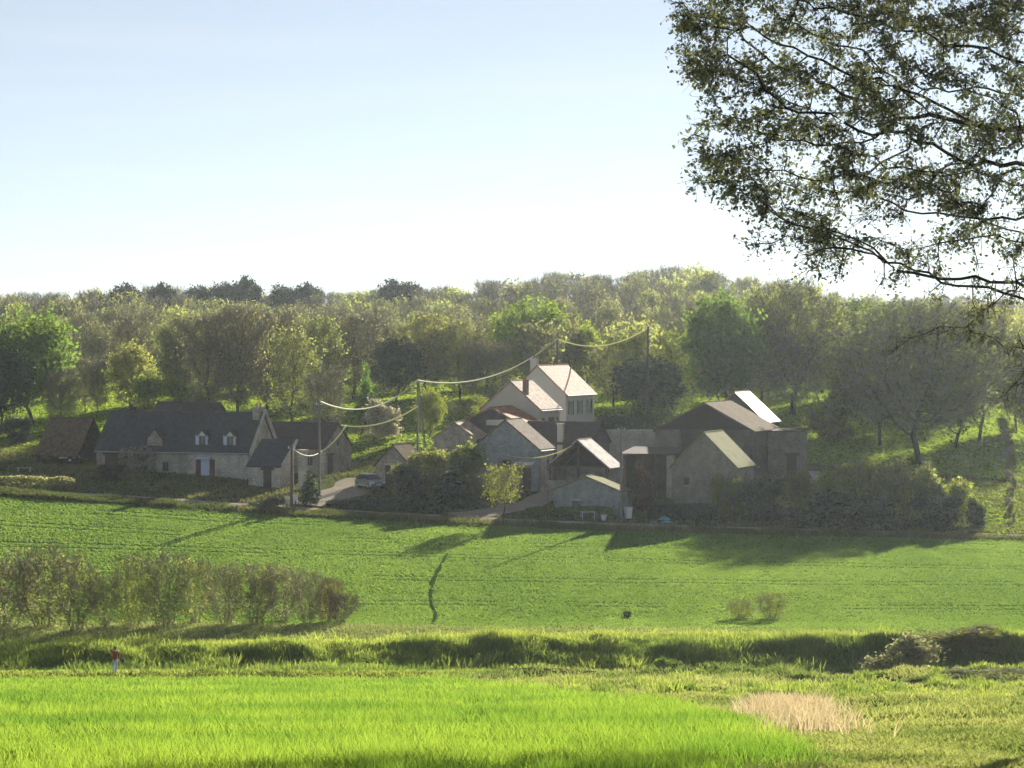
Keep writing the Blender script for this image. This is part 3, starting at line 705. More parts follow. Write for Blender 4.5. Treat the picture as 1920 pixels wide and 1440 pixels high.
# rows of trees behind the hamlet, left to right
T = [
 ('leafy0', 62, 316, 572, 175, 'green', 'big round green tree at the left edge, behind the brown open shed'),
 ('leafy1', 2, 306, 650, 110, 'dark', 'dark green tree cut by the left edge of the photo'),
 ('bare0', 112, 312, 690, 70, 'bud', 'low brown leafless tree beside the big round green tree'),
 ('bare2', 160, 336, 672, 42, 'bud', 'slim bare tree before the bright meadow, left of a similar one'),
 ('bare1', 184, 334, 676, 46, 'bud', 'slim bare tree before the bright meadow, leaning right'),
 ('leafy2', 246, 326, 640, 86, 'olv', 'olive green tree rising behind the dark purple shrub'),
 ('shrub0', 296, 314, 676, 120, 'light', 'broad pale yellow green tree just above the farmhouse roof'),
 ('half0', 345, 352, 586, 110, 'olv', 'half leafed olive tree behind the pale yellow green one'),
 ('bare1', 388, 322, 590, 105, 'bud', 'tall brown bare tree with a straight trunk above the dormers'),
 ('bare0', 448, 318, 576, 105, 'bud', 'tall grey bare tree with the darkest straight trunk above the farmhouse ridge'),
 ('bare2', 502, 330, 588, 100, 'bud', 'grey bare tree above the farmhouse chimney'),
 ('half1', 548, 316, 606, 100, 'olv', 'grey green tree above the stone barn roof'),
 ('half2', 596, 338, 592, 100, 'olv', 'dull olive tree rising behind the left concrete pole'),
 ('bare0', 612, 306, 690, 80, 'bud', 'low bare tree directly behind the stone barn'),
 ('bare1', 662, 352, 592, 105, 'bud', 'tall bare tree left of the dark dense tree'),
 ('cone0', 686, 318, 672, 46, 'fresh', 'small pointed fresh green tree left of the braced pole'),
 ('shrub1', 704, 304, 726, 92, 'blossom', 'pale blossoming tree under the long cable'),
 ('leafy1', 742, 344, 632, 96, 'dark', 'dark dense tree above the braced pole'),
 ('half0', 806, 350, 582, 100, 'olv', 'half bare olive tree right of the dark dense tree'),
 ('leafy2', 806, 304, 728, 62, 'light', 'fresh yellow green tree just right of the braced pole'),
 ('half2', 862, 346, 600, 100, 'olv', 'grey olive tree above the middle of the long cable'),
 ('slim0', 842, 318, 752, 30, 'light', 'young fruit tree on the bright slope, nearest to the braced pole'),
 ('slim0', 871, 322, 744, 32, 'light', 'young fruit tree in the middle of the bright slope'),
 ('slim0', 901, 318, 738, 32, 'light', 'young fruit tree on the bright slope, next to the cream house'),
 ('bare2', 912, 340, 640, 90, 'bud', 'low brown bare tree left of the bright green tree'),
 ('leafy0', 998, 362, 553, 130, 'fresh', 'large bright green tree high above the white house'),
 ('leafy2', 1100, 366, 606, 62, 'light', 'small yellow green tree right of the bright green tree'),
 ('half1', 1058, 378, 580, 90, 'olv', 'olive tree between the bright green tree and the small yellow green one'),
 ('half2', 1150, 346, 640, 100, 'olv', 'olive tree rising right of the white house roof'),
 ('leafy1', 1222, 330, 668, 130, 'dark', 'dark evergreen tree above the ivy hedge'),
 ('half0', 1262, 348, 612, 110, 'light', 'yellowish half leafed tree left of the tall green tree'),
 ('leafy2', 1350, 336, 546, 150, 'green', 'tall green tree behind the big barn with a bright rim'),
 ('half1', 1425, 352, 560, 120, 'olv', 'olive tree between the tall green tree and the forked oak'),
 ('oak0', 1484, 352, 518, 215, 'olv', 'big forked oak with a dark trunk behind the shining roof'),
 ('shrub2', 1562, 322, 690, 100, 'light', 'low yellow green tree right of the forked oak trunk'),
 ('half2', 1600, 374, 556, 140, 'green', 'green tree between the forked oak and the wide dark oak'),
 ('oak0', 1722, 303, 560, 300, 'oakdark', 'wide dark oak standing beside the bright grass strip'),
 ('half2', 1650, 320, 572, 140, 'oakdark', 'dark tree filling the gap left of the wide dark oak'),
 ('half1', 1790, 322, 566, 150, 'oakdark', 'dark tree directly right of the wide dark oak'),
 ('leafy0', 1905, 350, 585, 120, 'olv', 'olive tree behind the top of the bright grass strip'),
 ('leafy2', 1660, 345, 566, 150, 'green', 'broad green tree behind the wide dark oak'),
 ('half0', 1836, 332, 556, 150, 'olv', 'dark olive tree at the right, behind the wide dark oak'),
 ('half1', 1930, 340, 600, 130, 'olv', 'olive tree cut by the right edge of the photo'),
]
for k, px, D, top, w, leaf, lab in T: place(k, px, D, top, w * (1.22 if w > 80 else 1.1), leaf, lab, bark='darkbark' if 'oak' in lab else None)
# dark pines on the skyline
for px, top, w in ((232, 530, 74), (306, 529, 62), (368, 534, 66), (414, 528, 66), (525, 532, 60), (572, 529, 70)):
    place('pine%d' % (px % 2), px, 640, top, w, 'pineleaf', 'dark round topped pine on the skyline above the left wood', 'pine', 'dark pines on the left skyline', 'pine_tree')
place('pine0', 461, 630, 517, 68, 'pineleaf', 'umbrella shaped pine, the tallest on the left skyline', 'pine', 'dark pines on the left skyline', 'pine_tree')
place('pine1', 738, 640, 522, 70, 'pineleaf', 'dark pine on the skyline with its crown touching a twin, left twin', 'pine', 'twin pines in the middle of the skyline', 'pine_tree')
place('pine0', 772, 640, 528, 66, 'pineleaf', 'dark pine on the skyline with its crown touching a twin, right twin', 'pine', 'twin pines in the middle of the skyline', 'pine_tree')

def far_wood():
    """the wood that covers the hill behind: reads as one mass"""
    r_ = np.random.default_rng(99); Vs, Qs, Ts, Ms = [], [], [], []; b = 0
    keys = ['leafy0', 'leafy1', 'half0', 'half1', 'half2', 'bare0', 'bare1', 'bare2', 'half0', 'bare1']
    spots = []
    for (d0, d1, n) in ((338, 385, 46), (385, 440, 66), (440, 520, 75), (520, 600, 75), (600, 690, 85), (690, 760, 60)):
        for i in range(n):
            D = r_.uniform(d0, d1); u = -.235 + .47 * (i + r_.uniform(0, 1)) / n
            pw = u * F + 960
            if D < 425 and (105 < pw < 225 or 590 < pw < 690 or (780 < pw < 950 and D < 350) or 1545 < pw < 1610 or pw > 1790): continue
            spots.append((u * D, D))
    for x, y in spots:
        k = keys[r_.integers(len(keys))]; P = PROTO[k]
        q = P['Q']; ns = int(len(q) * (.34 if y < 480 else .22)); pick = r_.choice(len(q), ns, replace=False)
        V = P['V'][q[pick]].copy(); c = V.mean(1, keepdims=True); V = c + (V - c) * (1.45 if y < 480 else 1.75)
        sk = np.interp(x / y * F + 960, [0, 200, 600, 800, 960, 1150, 1300, 1420, 1600, 1920], [556, 544, 546, 538, 526, 508, 500, 522, 552, 560])
        tp = np.interp(y, [385, 520, 700], [612, 585, 0]) if y < 700 else sk
        tp = sk + (np.clip((640 - y) / 255, 0, 1)) * (604 - sk)
        Hh = np.clip((HY - tp) / F * y - h1(x, y), 6.5, 18) * r_.uniform(.86, 1.1); s = Hh / P['H']; a = r_.uniform(0, 6.28); wv = r_.uniform(.85, 1.25)
        ca, sa = math.cos(a), math.sin(a)
        X = (V[..., 0] * ca - V[..., 1] * sa) * s * wv + x; Y = (V[..., 0] * sa + V[..., 1] * ca) * s * wv + y; Z = V[..., 2] * s + h1(x, y)
        Vs.append(np.stack([X, Y, Z], -1).reshape(-1, 3)); Qs.append(np.arange(ns * 4).reshape(-1, 4) + b); b += ns * 4
        base = r_.uniform(0, 1) if 'bare' not in k else r_.uniform(0, .35)
        Ts.append(np.clip(np.full(ns * 4, base) + np.repeat(r_.normal(0, .12, ns), 4), 0, 1)); Ms.append(P['mi'][pick])
        TV, TQ = P['tr']; TV = TV * s; Vs.append(np.stack([TV[:, 0] * ca - TV[:, 1] * sa + x, TV[:, 0] * sa + TV[:, 1] * ca + y, TV[:, 2] + h1(x, y)], 1))
        Qs.append(TQ + b); b += len(TV); Ts.append(np.full(len(TV), .5)); Ms.append(np.ones(len(TQ), int))
    me = np_mesh('far_wood', np.concatenate(Vs), np.concatenate(Qs), [M['wood'], M['twig']], np.concatenate(Ms), np.concatenate(Ts))
    tag(link('far_wood', me), 'spring wood covering the hill behind the hamlet', 'wood', kind='stuff')
far_wood()

# shrubs and small trees of the hamlet and the valley
SH = [
 ('shrub0', 1424, 258.5, 872, 100, 'dark', 'dark shrub at the left end of the big hedge, below the stone barn'),
 ('shrub1', 1484, 260, 850, 110, 'olv', 'olive shrub in the big hedge, right below the mossy barn roof'),
 ('shrub2', 1545, 258.5, 858, 110, 'light', 'yellowish shrub left of the middle of the big hedge'),
 ('shrub0', 1604, 260, 836, 120, 'light', 'pale yellow green shrub in the middle of the big hedge'),
 ('shrub1', 1672, 261, 828, 130, 'olv', 'tallest olive shrub of the big hedge, below the wide dark oak'),
 ('shrub2', 1738, 260, 844, 120, 'olv', 'olive shrub right of the tallest in the big hedge'),
 ('shrub0', 1792, 258.5, 876, 100, 'light', 'grey green shrub near the right end of the big hedge'),
 ('shrub1', 1824, 257, 915, 60, 'dark', 'low dark shrub closing the right end of the big hedge'),
 ('shrub2', 1540, 256, 905, 150, 'dark', 'low dark shrub along the foot of the big hedge, towards the barn'),
 ('shrub1', 1660, 256, 910, 150, 'dark', 'low dark shrub along the foot of the middle of the big hedge'),
 ('shrub0', 1755, 256, 915, 130, 'dark', 'low dark shrub along the foot of the big hedge, towards the bright grass'),
 ('shrub1', 762, 263, 850, 80, 'dark', 'dark shrub beside the small stone hut'),
 ('shrub2', 752, 264.5, 856, 50, 'olv', 'olive shrub hiding the right half of the small stone hut'),
 ('shrub0', 806, 266.5, 822, 110, 'olv', 'large olive brown shrub left of the pollard tree'),
 ('shrub2', 866, 268, 808, 120, 'olv', 'tallest brownish shrub left of the grey gable house'),
 ('cone0', 846, 259, 868, 100, 'dark', 'rounded dark evergreen in front of the brown shrubs'),
 ('shrub1', 898, 261, 868, 60, 'bud', 'small brown shrub just left of the pollard tree'),
 ('cone0', 580, 256, 878, 52, 'dark', 'clipped dark evergreen cone in front of the stone barn'),
 ('shrub2', 502, 252.2, 928, 84, 'dark', 'low dark shrub at the field edge beside the wooden pole'),
 ('shrub0', 206, 266.5, 862, 76, 'redleaf', 'round red brown shrub in front of the farmhouse'),
 ('shrub1', 1196, 262, 842, 66, 'redleaf', 'rounded dark brown shrub in front of the wagon shed'),
 ('shrub2', 236, 288, 738, 86, 'purple', 'dark purple shrub showing over the farmhouse roof'),
 ('cone0', 341, 291, 726, 34, 'dark', 'small dark conifer behind the farmhouse roof'),
 ('shrub0', 1350, 261.0, 872, 62, 'light', 'yellow green climber covering the corner of the stone barn'),
 ('shrub2', 1392, 261.5, 880, 44, 'light', 'yellow green shrub against the side of the stone barn'),
 ('shrub0', 30, 297, 770, 80, 'dark', 'dark shrub behind the brown shed near the left edge'),
 ('coppice1', 1390, 197, 1124, 60, 'light', 'pale bush at the foot of the field, left of its twin'),
 ('coppice2', 1447, 197, 1113, 70, 'light', 'pale bush at the foot of the field, taller right twin'),
 ('shrub0', 1177, 197.5, 1143, 24, 'dark', 'tiny dark bush alone near the foot of the field'),
 ('shrub2', 1692, 168, 1172, 170, 'bud', 'brown bramble thicket on the bank at the right'),
 ('shrub1', 1728, 138, 1262, 80, 'green', 'low green bush in the rough grass at the right'),
 ('shrub0', 1865, 146, 1252, 220, 'light', 'fresh green thicket at the right edge below the bank'),
 ('shrub1', 1850, 174, 1166, 260, 'light', 'bright green thicket crowning the bank at the right edge'),
 ('shrub2', 1250, 166, 1225, 90, 'fresh', 'low green bush at the foot of the bank'),
 ('shrub1', 1420, 160, 1240, 100, 'fresh', 'low green bush in front of the bank, right of the middle'),
 ('shrub0', 1180, 182, 1190, 140, 'light', 'bright green thicket on top of the bank'),
]
for k, px, D, top, w, leaf, lab in SH: place(k, px, D, top, w, leaf, lab, 'shrub', name='shrub')
place('pollard', 943, 251.2, 866, 84, 'light', 'small pollard tree at the field edge throwing a long shadow', 'tree', name='pollard_tree')
G = [(14, 192, 1050, 120, 'bud', 'coppice clump at the left edge of the photo'), (80, 191, 1028, 120, 'olv', 'tallest coppice clump, tipped with yellow leaves'),
     (142, 190, 1052, 105, 'olv', 'brown coppice clump left of the gap in the thicket'), (196, 190.5, 1082, 90, 'olv', 'lower greenish coppice clump in the dip of the thicket'),
     (250, 192, 1044, 84, 'light', 'yellow tipped coppice clump right of the dip'), (308, 192.5, 1040, 84, 'olv', 'grey brown coppice clump next to the yellow tipped one'),
     (364, 193, 1050, 84, 'olv', 'coppice clump with yellow leaf sprays in the middle of the thicket'), (422, 193, 1062, 84, 'bud', 'grey coppice clump right of the yellow sprays'),
     (478, 193.5, 1058, 84, 'olv', 'tall grey coppice clump in the right half of the thicket'), (530, 194, 1064, 80, 'bud', 'dark grey coppice clump third from the right end'),
     (578, 194, 1072, 80, 'bud', 'coppice clump beside the orange one'), (614, 194, 1086, 60, 'orange', 'orange brown clump near the right end of the thicket'),
     (640, 193, 1112, 56, 'redleaf', 'low dark brown clump at the right end of the thicket')]
for i, (px, D, top, w, leaf, lab) in enumerate(G): place('coppice%d' % (i % 3), px, D + 1.2 * math.sin(i * 2.3), top, w * (1.12 + .25 * math.sin(i * 1.7)), leaf, lab, 'coppice', 'coppice thicket at the foot of the field', 'coppice_clump', bark='twig')
# hedge row climbing the hill at the right
for i in range(13):
    D = 263 + i * 6.5
    place('shrub%d' % (i % 3), 1898 - i * .9 + 3 * math.sin(i * 2.1), D, HY - (h1(PX(1895, D), D) + random.uniform(.9, 1.7)) / D * F, 19 + 5 * (i % 3), ('bud', 'olv', 'blossom')[i % 3],
          'grey brown vine stock in the row climbing beside the bright grass strip', 'shrub', 'row of vine stocks beside the bright grass strip', 'vine_stock')
place('shrub2', 1885, 345, 775, 40, 'light', 'pale yellow bush at the top of the bright grass strip', 'shrub', name='shrub')
# ------------------------------------------------------------------ buildings
PSI = R(21.0); CP, SP = math.cos(PSI), math.sin(PSI)
FACE = {}
def house(name, label, cat, px, D, zeave, zapex, W, L, axis, wall, roof, ov=.22, t=.16, zb=None, mono=False, nogable=False, gov=.18):
    """axis 'y': gable end towards the camera, origin at its middle; axis 'x': long front, origin at its right corner"""
    X = PX(px, D); zb = h1(X, D) - .1 if zb is None else zb
    h = zeave - zb; rise = zapex - zeave
    root = empty(name, (X, D, zb), -PSI, label, cat)
    w = MB(); r = MB(); e = .004
    if mono:      # one slope, falling towards the front
        prof = [(0, -2), (W, -2), (W, h + rise), (0, h)]; w.prism(prof, axis, -L, 0)
        s = rise / W
        r.prism([(-ov, h - ov * s + e), (W + ov, h + rise + ov * s + e), (W + ov, h + rise + ov * s + t), (-ov, h - ov * s + t)], axis, -L - gov, gov)
        cx, hw = W / 2, W / 2
    else:
        hw = W / 2; cx = 0 if axis == 'y' else hw; s = rise / hw
        prof = [(cx - hw, -2), (cx + hw, -2), (cx + hw, h), (cx, h + rise), (cx - hw, h)]
        if nogable: prof = [(cx - hw, -2), (cx + hw, -2), (cx + hw, h), (cx - hw, h)]
        a, b = (0, L) if axis == 'y' else (-L, 0)
        w.prism(prof, axis, a, b)
        E = hw + ov; ze = h - ov * s + e; za = h + rise + e
        r.prism([(cx - E, ze), (cx, za), (cx + E, ze), (cx + E, ze + t), (cx, za + t * 1.1), (cx - E, ze + t)], axis, a - gov, b + gov)
    wo_ = w.build('wall', wall, root); ro = r.build('roof', roof, root)
    root_info[root.name] = dict(W=W, L=L, h=h, rise=rise, axis=axis, mono=mono, cx=cx, hw=hw)
    if not mono:
        rc = MB()
        a, b = ((0 - gov, L + gov) if axis == 'y' else (-L - gov, gov))
        z = h + rise + t
        n = max(2, int((b - a) / .45))
        for i in range(n):
            p, q = a + (b - a) * i / n, a + (b - a) * (i + .93) / n
            rc.prism([(cx - .13, z - .07), (cx + .13, z - .07), (cx + .09, z + .05), (cx - .09, z + .05)], axis, p, q)
        rc.build('ridge_tiles', roof, ro)
    return root
root_info = {}
def on_face(root, face, u, z0, z1, wd, d0, d1):
    """box of width wd centred at u on a wall face: 'F' towards local -y, 'R' towards local +x"""
    I = root_info[root.name]
    if face == 'F': return (u - wd / 2, u + wd / 2, -d1, -d0, z0, z1)
    xr = I['W'] / 2 if I['axis'] == 'y' else 0
    return (xr + d0, xr + d1, u - wd / 2, u + wd / 2, z0, z1)
def window(root, face, u, z0, z1, wd, frame='white', shut=None, shut_w=None):
    m = MB(); fr = .07
    for b in (on_face(root, face, u - wd / 2 + fr / 2, z0, z1, fr, -.03, .035), on_face(root, face, u + wd / 2 - fr / 2, z0, z1, fr, -.03, .035),
              on_face(root, face, u, z0, z0 + fr, wd - 2 * fr, -.03, .033), on_face(root, face, u, z1 - fr, z1, wd - 2 * fr, -.03, .033),
              on_face(root, face, u, z0 + fr, z1 - fr, .05, -.03, .031)): m.box(*b)
    f = m.build('window', M[frame], root)
    MB().box(*on_face(root, face, u, z0 + fr, z1 - fr, wd - 2 * fr, -.03, .012)).build('pane', M['glass'], f)
    MB().box(*on_face(root, face, u, z0 - .09, z0 - .002, wd + .16, -.03, .09)).build('sill', M['palestone'], f)
    if shut:
        sw = shut_w or wd / 2
        for s in (-1, 1):
            m = MB().box(*on_face(root, face, u + s * (wd / 2 + sw / 2 + .02), z0, z1, sw, .004, .05))
            for zz in (z0 + .2, z1 - .25): m.box(*on_face(root, face, u + s * (wd / 2 + sw / 2 + .02), zz, zz + .08, sw - .06, .051, .07))
            m.build('shutter', M[shut], root)
    return f
def door(root, face, u, wd, ht, mat, lintel='palestone', z0=0):
    m = MB().box(*on_face(root, face, u, z0, z0 + ht, wd, -.03, .03))
    for k in range(3): m.box(*on_face(root, face, u - wd / 3 + k * wd / 3, z0 + .1, z0 + ht - .1, wd / 3 - .05, .031, .042))
    d = m.build('door', M[mat], root)
    MB().box(*on_face(root, face, u + wd * .38, z0 + .95, z0 + 1.1, .04, .043, .09)).build('handle', M['steel'], d)
    MB().box(*on_face(root, face, u, z0 + ht + .002, z0 + ht + .2, wd + .4, -.03, .045)).build('lintel', M[lintel], root)
    return d
def opening(root, face, u, wd, z0, z1, mat='boards'):
    """a barn opening closed by dark boards set in a stone surround"""
    o = MB().box(*on_face(root, face, u, z0, z1, wd, -.03, .008)).build('barn_door', M[mat], root)
    m = MB()
    for k in range(int(wd / .25)): m.box(*on_face(root, face, u - wd / 2 + .125 + k * .25, z0 + .02, z1 - .02, .21, .009, .022))
    m.build('planks', M['timber'], o)
    MB().box(*on_face(root, face, u, z1 + .002, z1 + .26, wd + .5, -.03, .04)).build('lintel', M['timber'], root)
    return o
def chimney(root, x, y, z0, z1, sx, sy, mat='brick', pots=1):
    m = MB().box(x - sx / 2, x + sx / 2, y - sy / 2, y + sy / 2, z0, z1 - .12)
    m.box(x - sx / 2 - .07, x + sx / 2 + .07, y - sy / 2 - .07, y + sy / 2 + .07, z1 - .118, z1)
    c = m.build('chimney', M[mat], root)
    for i in range(pots):
        xx = x + (i - (pots - 1) / 2) * .4
        MB().bar((xx, y, z1 + .002), (xx, y, z1 + .4), .13, .1, 8).build('chimney_pot', M['terracotta'], c, smooth=False)
    return c
def gutter(root, side):
    I = root_info[root.name]; 
    if I['axis'] == 'y': x = I['W'] / 2 + .24; MB().bar((x + .06, -.1, I['h'] - .2), (x + .06, I['L'] + .1, I['h'] - .2), .07).build('gutter', M['steel'], root)
    else: MB().bar((-I['L'] - .1, -.34, I['h'] - .22), (.1, -.34, I['h'] - .22), .07).build('gutter', M['steel'], root)

def Z(row, D): return (HY - row) / F * D

# --- long farmhouse at the left
fh = house('farmhouse', 'long low stone farmhouse with dark roof, two white dormers and a pale blue door', 'farmhouse', 466, 271, Z(847, 271), Z(776, 274.2), 6.5, 17.6, 'x', M['stone'], M['slate'], .2)
I = root_info[fh.name]; hh = I['h']
# paler rendered bay around the door
MB().box(-6.9, -.02, -.03, 0.02, -1.5, hh - .2).build('front_bay', M['palestone'], fh)
m = MB().box(-5.37, -4.43, -.075, -.032, -.05, 2.1)
for k in range(2): m.box(-5.27 + k * .45, -4.98 + k * .45, -.09, -.076, .1, 1.95)
d = m.build('door', M['bluewhite'], fh); MB().box(-4.55, -4.5, -.12, -.091, .9, 1.1).build('handle', M['steel'], d)
for s in (-1, 1):
    m = MB().box(-4.9 + s * .8 - .27, -4.9 + s * .8 + .27, -.085, -.034, .05, 2.1)
    for zz in (.4, 1.7): m.box(-4.9 + s * .8 - .25, -4.9 + s * .8 + .25, -.1, -.086, zz, zz + .1)
    m.build('shutter', M['redshut'], fh)
m = MB().poly([(-5.7, -.035, 2.42), (-4.1, -.035, 2.42), (-4.1, -.75, 2.16), (-5.7, -.75, 2.16), (-5.7, -.035, 2.48), (-4.1, -.035, 2.48), (-4.1, -.75, 2.22), (-5.7, -.75, 2.22)],
              [(0, 1, 2, 3), (7, 6, 5, 4), (3, 2, 6, 7), (0, 3, 7, 4), (1, 0, 4, 5), (2, 1, 5, 6)]).build('door_canopy', M['bluewhite'], fh)
sl_ = I['rise'] / I['hw']
def dormer(root, x, y0, wd, zb, ht, cheek, roof, win=True, rise=.5):
    h_at = lambda y: hh + sl_ * y
    depth = (zb + ht - h_at(y0)) / sl_ + .3
    d = MB().prism([(x - wd / 2, zb), (x + wd / 2, zb), (x + wd / 2, zb + ht), (x, zb + ht + rise), (x - wd / 2, zb + ht)], 'y', y0, y0 + depth + .7).build('dormer', M[cheek], root)
    E = wd / 2 + .14; s = rise / (wd / 2); z = zb + ht + .004
    MB().prism([(x - E, z - .14 * s), (x, z + rise), (x + E, z - .14 * s), (x + E, z - .14 * s + .09), (x, z + rise + .1), (x - E, z - .14 * s + .09)], 'y', y0 - .18, y0 + depth + 1.0).build('roof', M[roof], d)
    if win:
        for s in (-1, 1): MB().box(x + s * .19 - .17, x + s * .19 + .17, y0 - .03, y0 + .02, zb + .22, zb + ht - .08).build('pane', M['glass'], d)
        for s in (-1, 1):
            MB().poly([(x + s * .38, y0 - .005, zb + .2), (x + s * .70, y0 - .16, zb + .34), (x + s * .70, y0 - .16, zb + ht + .02), (x + s * .38, y0 - .005, zb + ht - .05),
                       (x + s * .38, y0 - .045, zb + .2), (x + s * .70, y0 - .20, zb + .34), (x + s * .70, y0 - .20, zb + ht + .02), (x + s * .38, y0 - .045, zb + ht - .05)],
                      [(0, 1, 2, 3), (7, 6, 5, 4), (0, 4, 5, 1), (1, 5, 6, 2), (2, 6, 7, 3), (3, 7, 4, 0)]).build('shutter', M['bluewhite'], d)
    return d
dormer(fh, -5.5, .45, .85, hh + .35, 1.25, 'white', 'slate')
dormer(fh, -2.3, .45, .85, hh + .35, 1.25, 'white', 'slate')
dormer(fh, -10.9, .25, 1.7, hh + .1, 1.1, 'stone', 'oldtile', False, .95)
window(fh, 'F', -9.5, .8, 1.8, .7, 'greyshut')
opening(fh, 'F', -15.3, 2.6, -.4, hh - .6)
opening(fh, 'F', -12.3, 1.4, -.4, hh - .7)
chimney(fh, -.45, 3.2, hh + I['rise'] - 1.2, hh + I['rise'] + .75, .75, 1.3, 'stone', 2)
# raised right gable coping
MB().prism([(-.25, hh - .4), (0, hh - .25), (3.25, hh + I['rise'] + .25), (6.5, hh - .25), (6.75, hh - .4), (6.75, hh + .02), (3.25, hh + I['rise'] + .52), (-.25, hh + .02)], 'x', .19, .42).build('gable_coping', M['palestone'], fh)
gutter(fh, 'F')
MB().bar((-6.95, -.1, -.3), (-6.95, -.1, hh - .25), .05).build('downpipe', M['steel'], fh)
# low rear wing behind, darker
rw = house('rear_wing', 'dark roofed rear wing rising behind the farmhouse', 'outbuilding', 388, 284.5, Z(800, 284.5), Z(757, 287.5), 6.0, 7.4, 'x', M['darkstone'], M['darktile'])
# brown open cart shed at the far left
cs = house('cart_shed', 'brown roofed open cart shed at the left end of the farmhouse', 'shed', 146, 278.6, Z(850, 278.6), Z(786, 281.6), 6.0, 4.9, 'x', M['timber'], M['browntile'], .35, nogable=True)
I2 = root_info[cs.name]
bpy.data.objects.remove([c for c in cs.children if c.name.startswith('wall')][0])
MB().box(-4.9, 0, 5.7, 6.0, -2, I2['h'] + .3).build('wall', M['darkstone'], cs)
for x in (-4.8, -2.45, -.12):
    m = MB().box(x - .11, x + .11, 0, .22, -1, I2['h'] - .01); m.build('post', M['timber'], cs)
MB().box(-4.9, 0, .02, .2, I2['h'] - .008, I2['h'] + .18).build('beam', M['timber'], cs)
# stone barn right of the farmhouse
sb = house('stone_barn', 'stone barn with dark roof and pale gable beside the gravel yard', 'barn', 607, 275.6, Z(840, 275.6), Z(795, 278.8), 6.8, 7.6, 'x', M['stone'], M['darktile'])
I3 = root_info[sb.name]
opening(sb, 'F', -5.2, 2.2, .1, 2.3); window(sb, 'F', -1.6, 1.1, 2.0, .7, 'greyshut')
window(sb, 'R', 3.4, 3.0, 3.7, .6, 'greyshut'); opening(sb, 'R', 1.6, 1.3, 0, 2.1)
m = MB()
for z in np.arange(-.3, I3['h'] - .4, .42): m.box(-.42, .035, -.04, .0, z, z + .36); m.box(-.0, .04, -.041, .45, z + .002, z + .362)
m.build('quoins', M['palestone'], sb)
# lean-to in front with half gable
an = house('lean_to', 'small lean-to with steep dark roof and pale half gable before the stone barn', 'outbuilding', 525, 266, Z(874, 266), Z(829, 269), 3.2, 3.5, 'x', M['palestone'], M['slate'], mono=True)
opening(an, 'F', -1.4, .9, 0, 1.9)
m = MB(); hA = root_info[an.name]
m.prism([(-.1, hA['h'] - .1), (3.3, hA['h'] + hA['rise']), (3.3, hA['h'] + hA['rise'] + .3), (-.1, hA['h'] + .2)], 'x', .185, .4); m.build('gable_coping', M['palestone'], an)
# gate pier
gp = empty('gate_pier', (PX(568, 265.5), 265.5, h1(PX(568, 265.5), 265.5) - .1), -PSI, 'pale stone gate pier between the lean-to and the dark clipped cone', 'gate pier')
MB().box(-.35, .35, -.35, .35, -.5, 3.9).build('shaft', M['palestone'], gp); MB().box(-.45, .45, -.45, .45, 3.9, 4.12).build('cap', M['palestone'], gp)
# small hut by the car
hu = house('stone_hut', 'small grey stone hut beside the parked car', 'hut', 737, 272, Z(872, 272), Z(836, 272), 3.8, 4.0, 'y', M['stone'], M['oldtile'])
door(hu, 'F', -.4, .9, 1.9, 'timber')

# --- the houses on the rise
gc = house('cottage', 'small low cottage peeping over the brown shrubs, left of the grey gable house', 'cottage', 853, 278, Z(822, 278), Z(794, 278), 4.8, 3.6, 'y', M['stone'], M['paletile'])
fg = house('gable_house', 'grey rendered gable house with a brown roof at the end of the lane', 'house', 948, 272, Z(842, 271), Z(789, 272), 7.2, 4.3, 'y', M['greystone'], M['browntile'])
I4 = root_info[fg.name]
window(fg, 'F', .1, 1.9, 3.0, 1.0, 'greyshut'); door(fg, 'F', 2.3, .95, 2.2, 'redshut'); window(fg, 'R', 2.0, 1.8, 3.0, .8, 'greyshut', 'redshut')
MB().poly([(1.2, -.02, 2.75), (3.2, -.02, 2.75), (3.2, -1.0, 2.5), (1.2, -1.0, 2.5), (1.2, -.02, 2.81), (3.2, -.02, 2.81), (3.2, -1.0, 2.56), (1.2, -1.0, 2.56)],
          [(0, 1, 2, 3), (7, 6, 5, 4), (3, 2, 6, 7), (0, 3, 7, 4), (1, 0, 4, 5), (2, 1, 5, 6)]).build('door_canopy', M['white'], fg)
MB().box(3.61, 3.95, .5, 1.5, -1, 3.4).build('buttress', M['palestone'], fg); gutter(fg, 'R')
eo = house('orange_roofed_house', 'low house with a small orange tiled roof behind the grey gable house', 'house', 920, 285, Z(793, 285), Z(766, 285), 6.4, 6.2, 'y', M['darkstone'], M['orangetile'])
dk = house('low_annex', 'dark low annex with a pale chimney slab, left of the grey gable house', 'outbuilding', 936, 281.2, Z(815, 281), Z(797, 282.4), 2.8, 2.9, 'x', M['darkstone'], M['darktile'])
MB().box(-1.9, .1, 1.1, 1.75, root_info[dk.name]['h'] + .6, root_info[dk.name]['h'] + 1.5).build('chimney', M['cream'], dk)
ch = house('cream_house', 'cream rendered house with a steep pale roof, next to the white house', 'house', 957, 292, Z(767, 291), Z(716, 292), 6.8, 6.4, 'y', M['cream'], M['paletile'])
Ic = root_info[ch.name]
window(ch, 'R', 1.2, 2.9, 4.2, .7, 'redshut'); window(ch, 'R', 3.6, 2.9, 4.2, .8, 'redshut', 'redshut'); window(ch, 'R', 5.6, 2.7, 4.2, .8, 'redshut')
window(ch, 'F', .2, 3.0, 4.2, .8, 'white'); chimney(ch, 1.6, .5, Ic['h'] + 1.2, Ic['h'] + 3.2, .5, .6, 'brick'); gutter(ch, 'R')
wh = house('white_house', 'tall white rendered house with a glowing orange tiled roof, highest of the hamlet', 'house', 1008, 305, Z(739, 304), Z(687, 305), 6.85, 9.8, 'y', M['render'], M['orangetile'], .3)
Iw = root_info[wh.name]
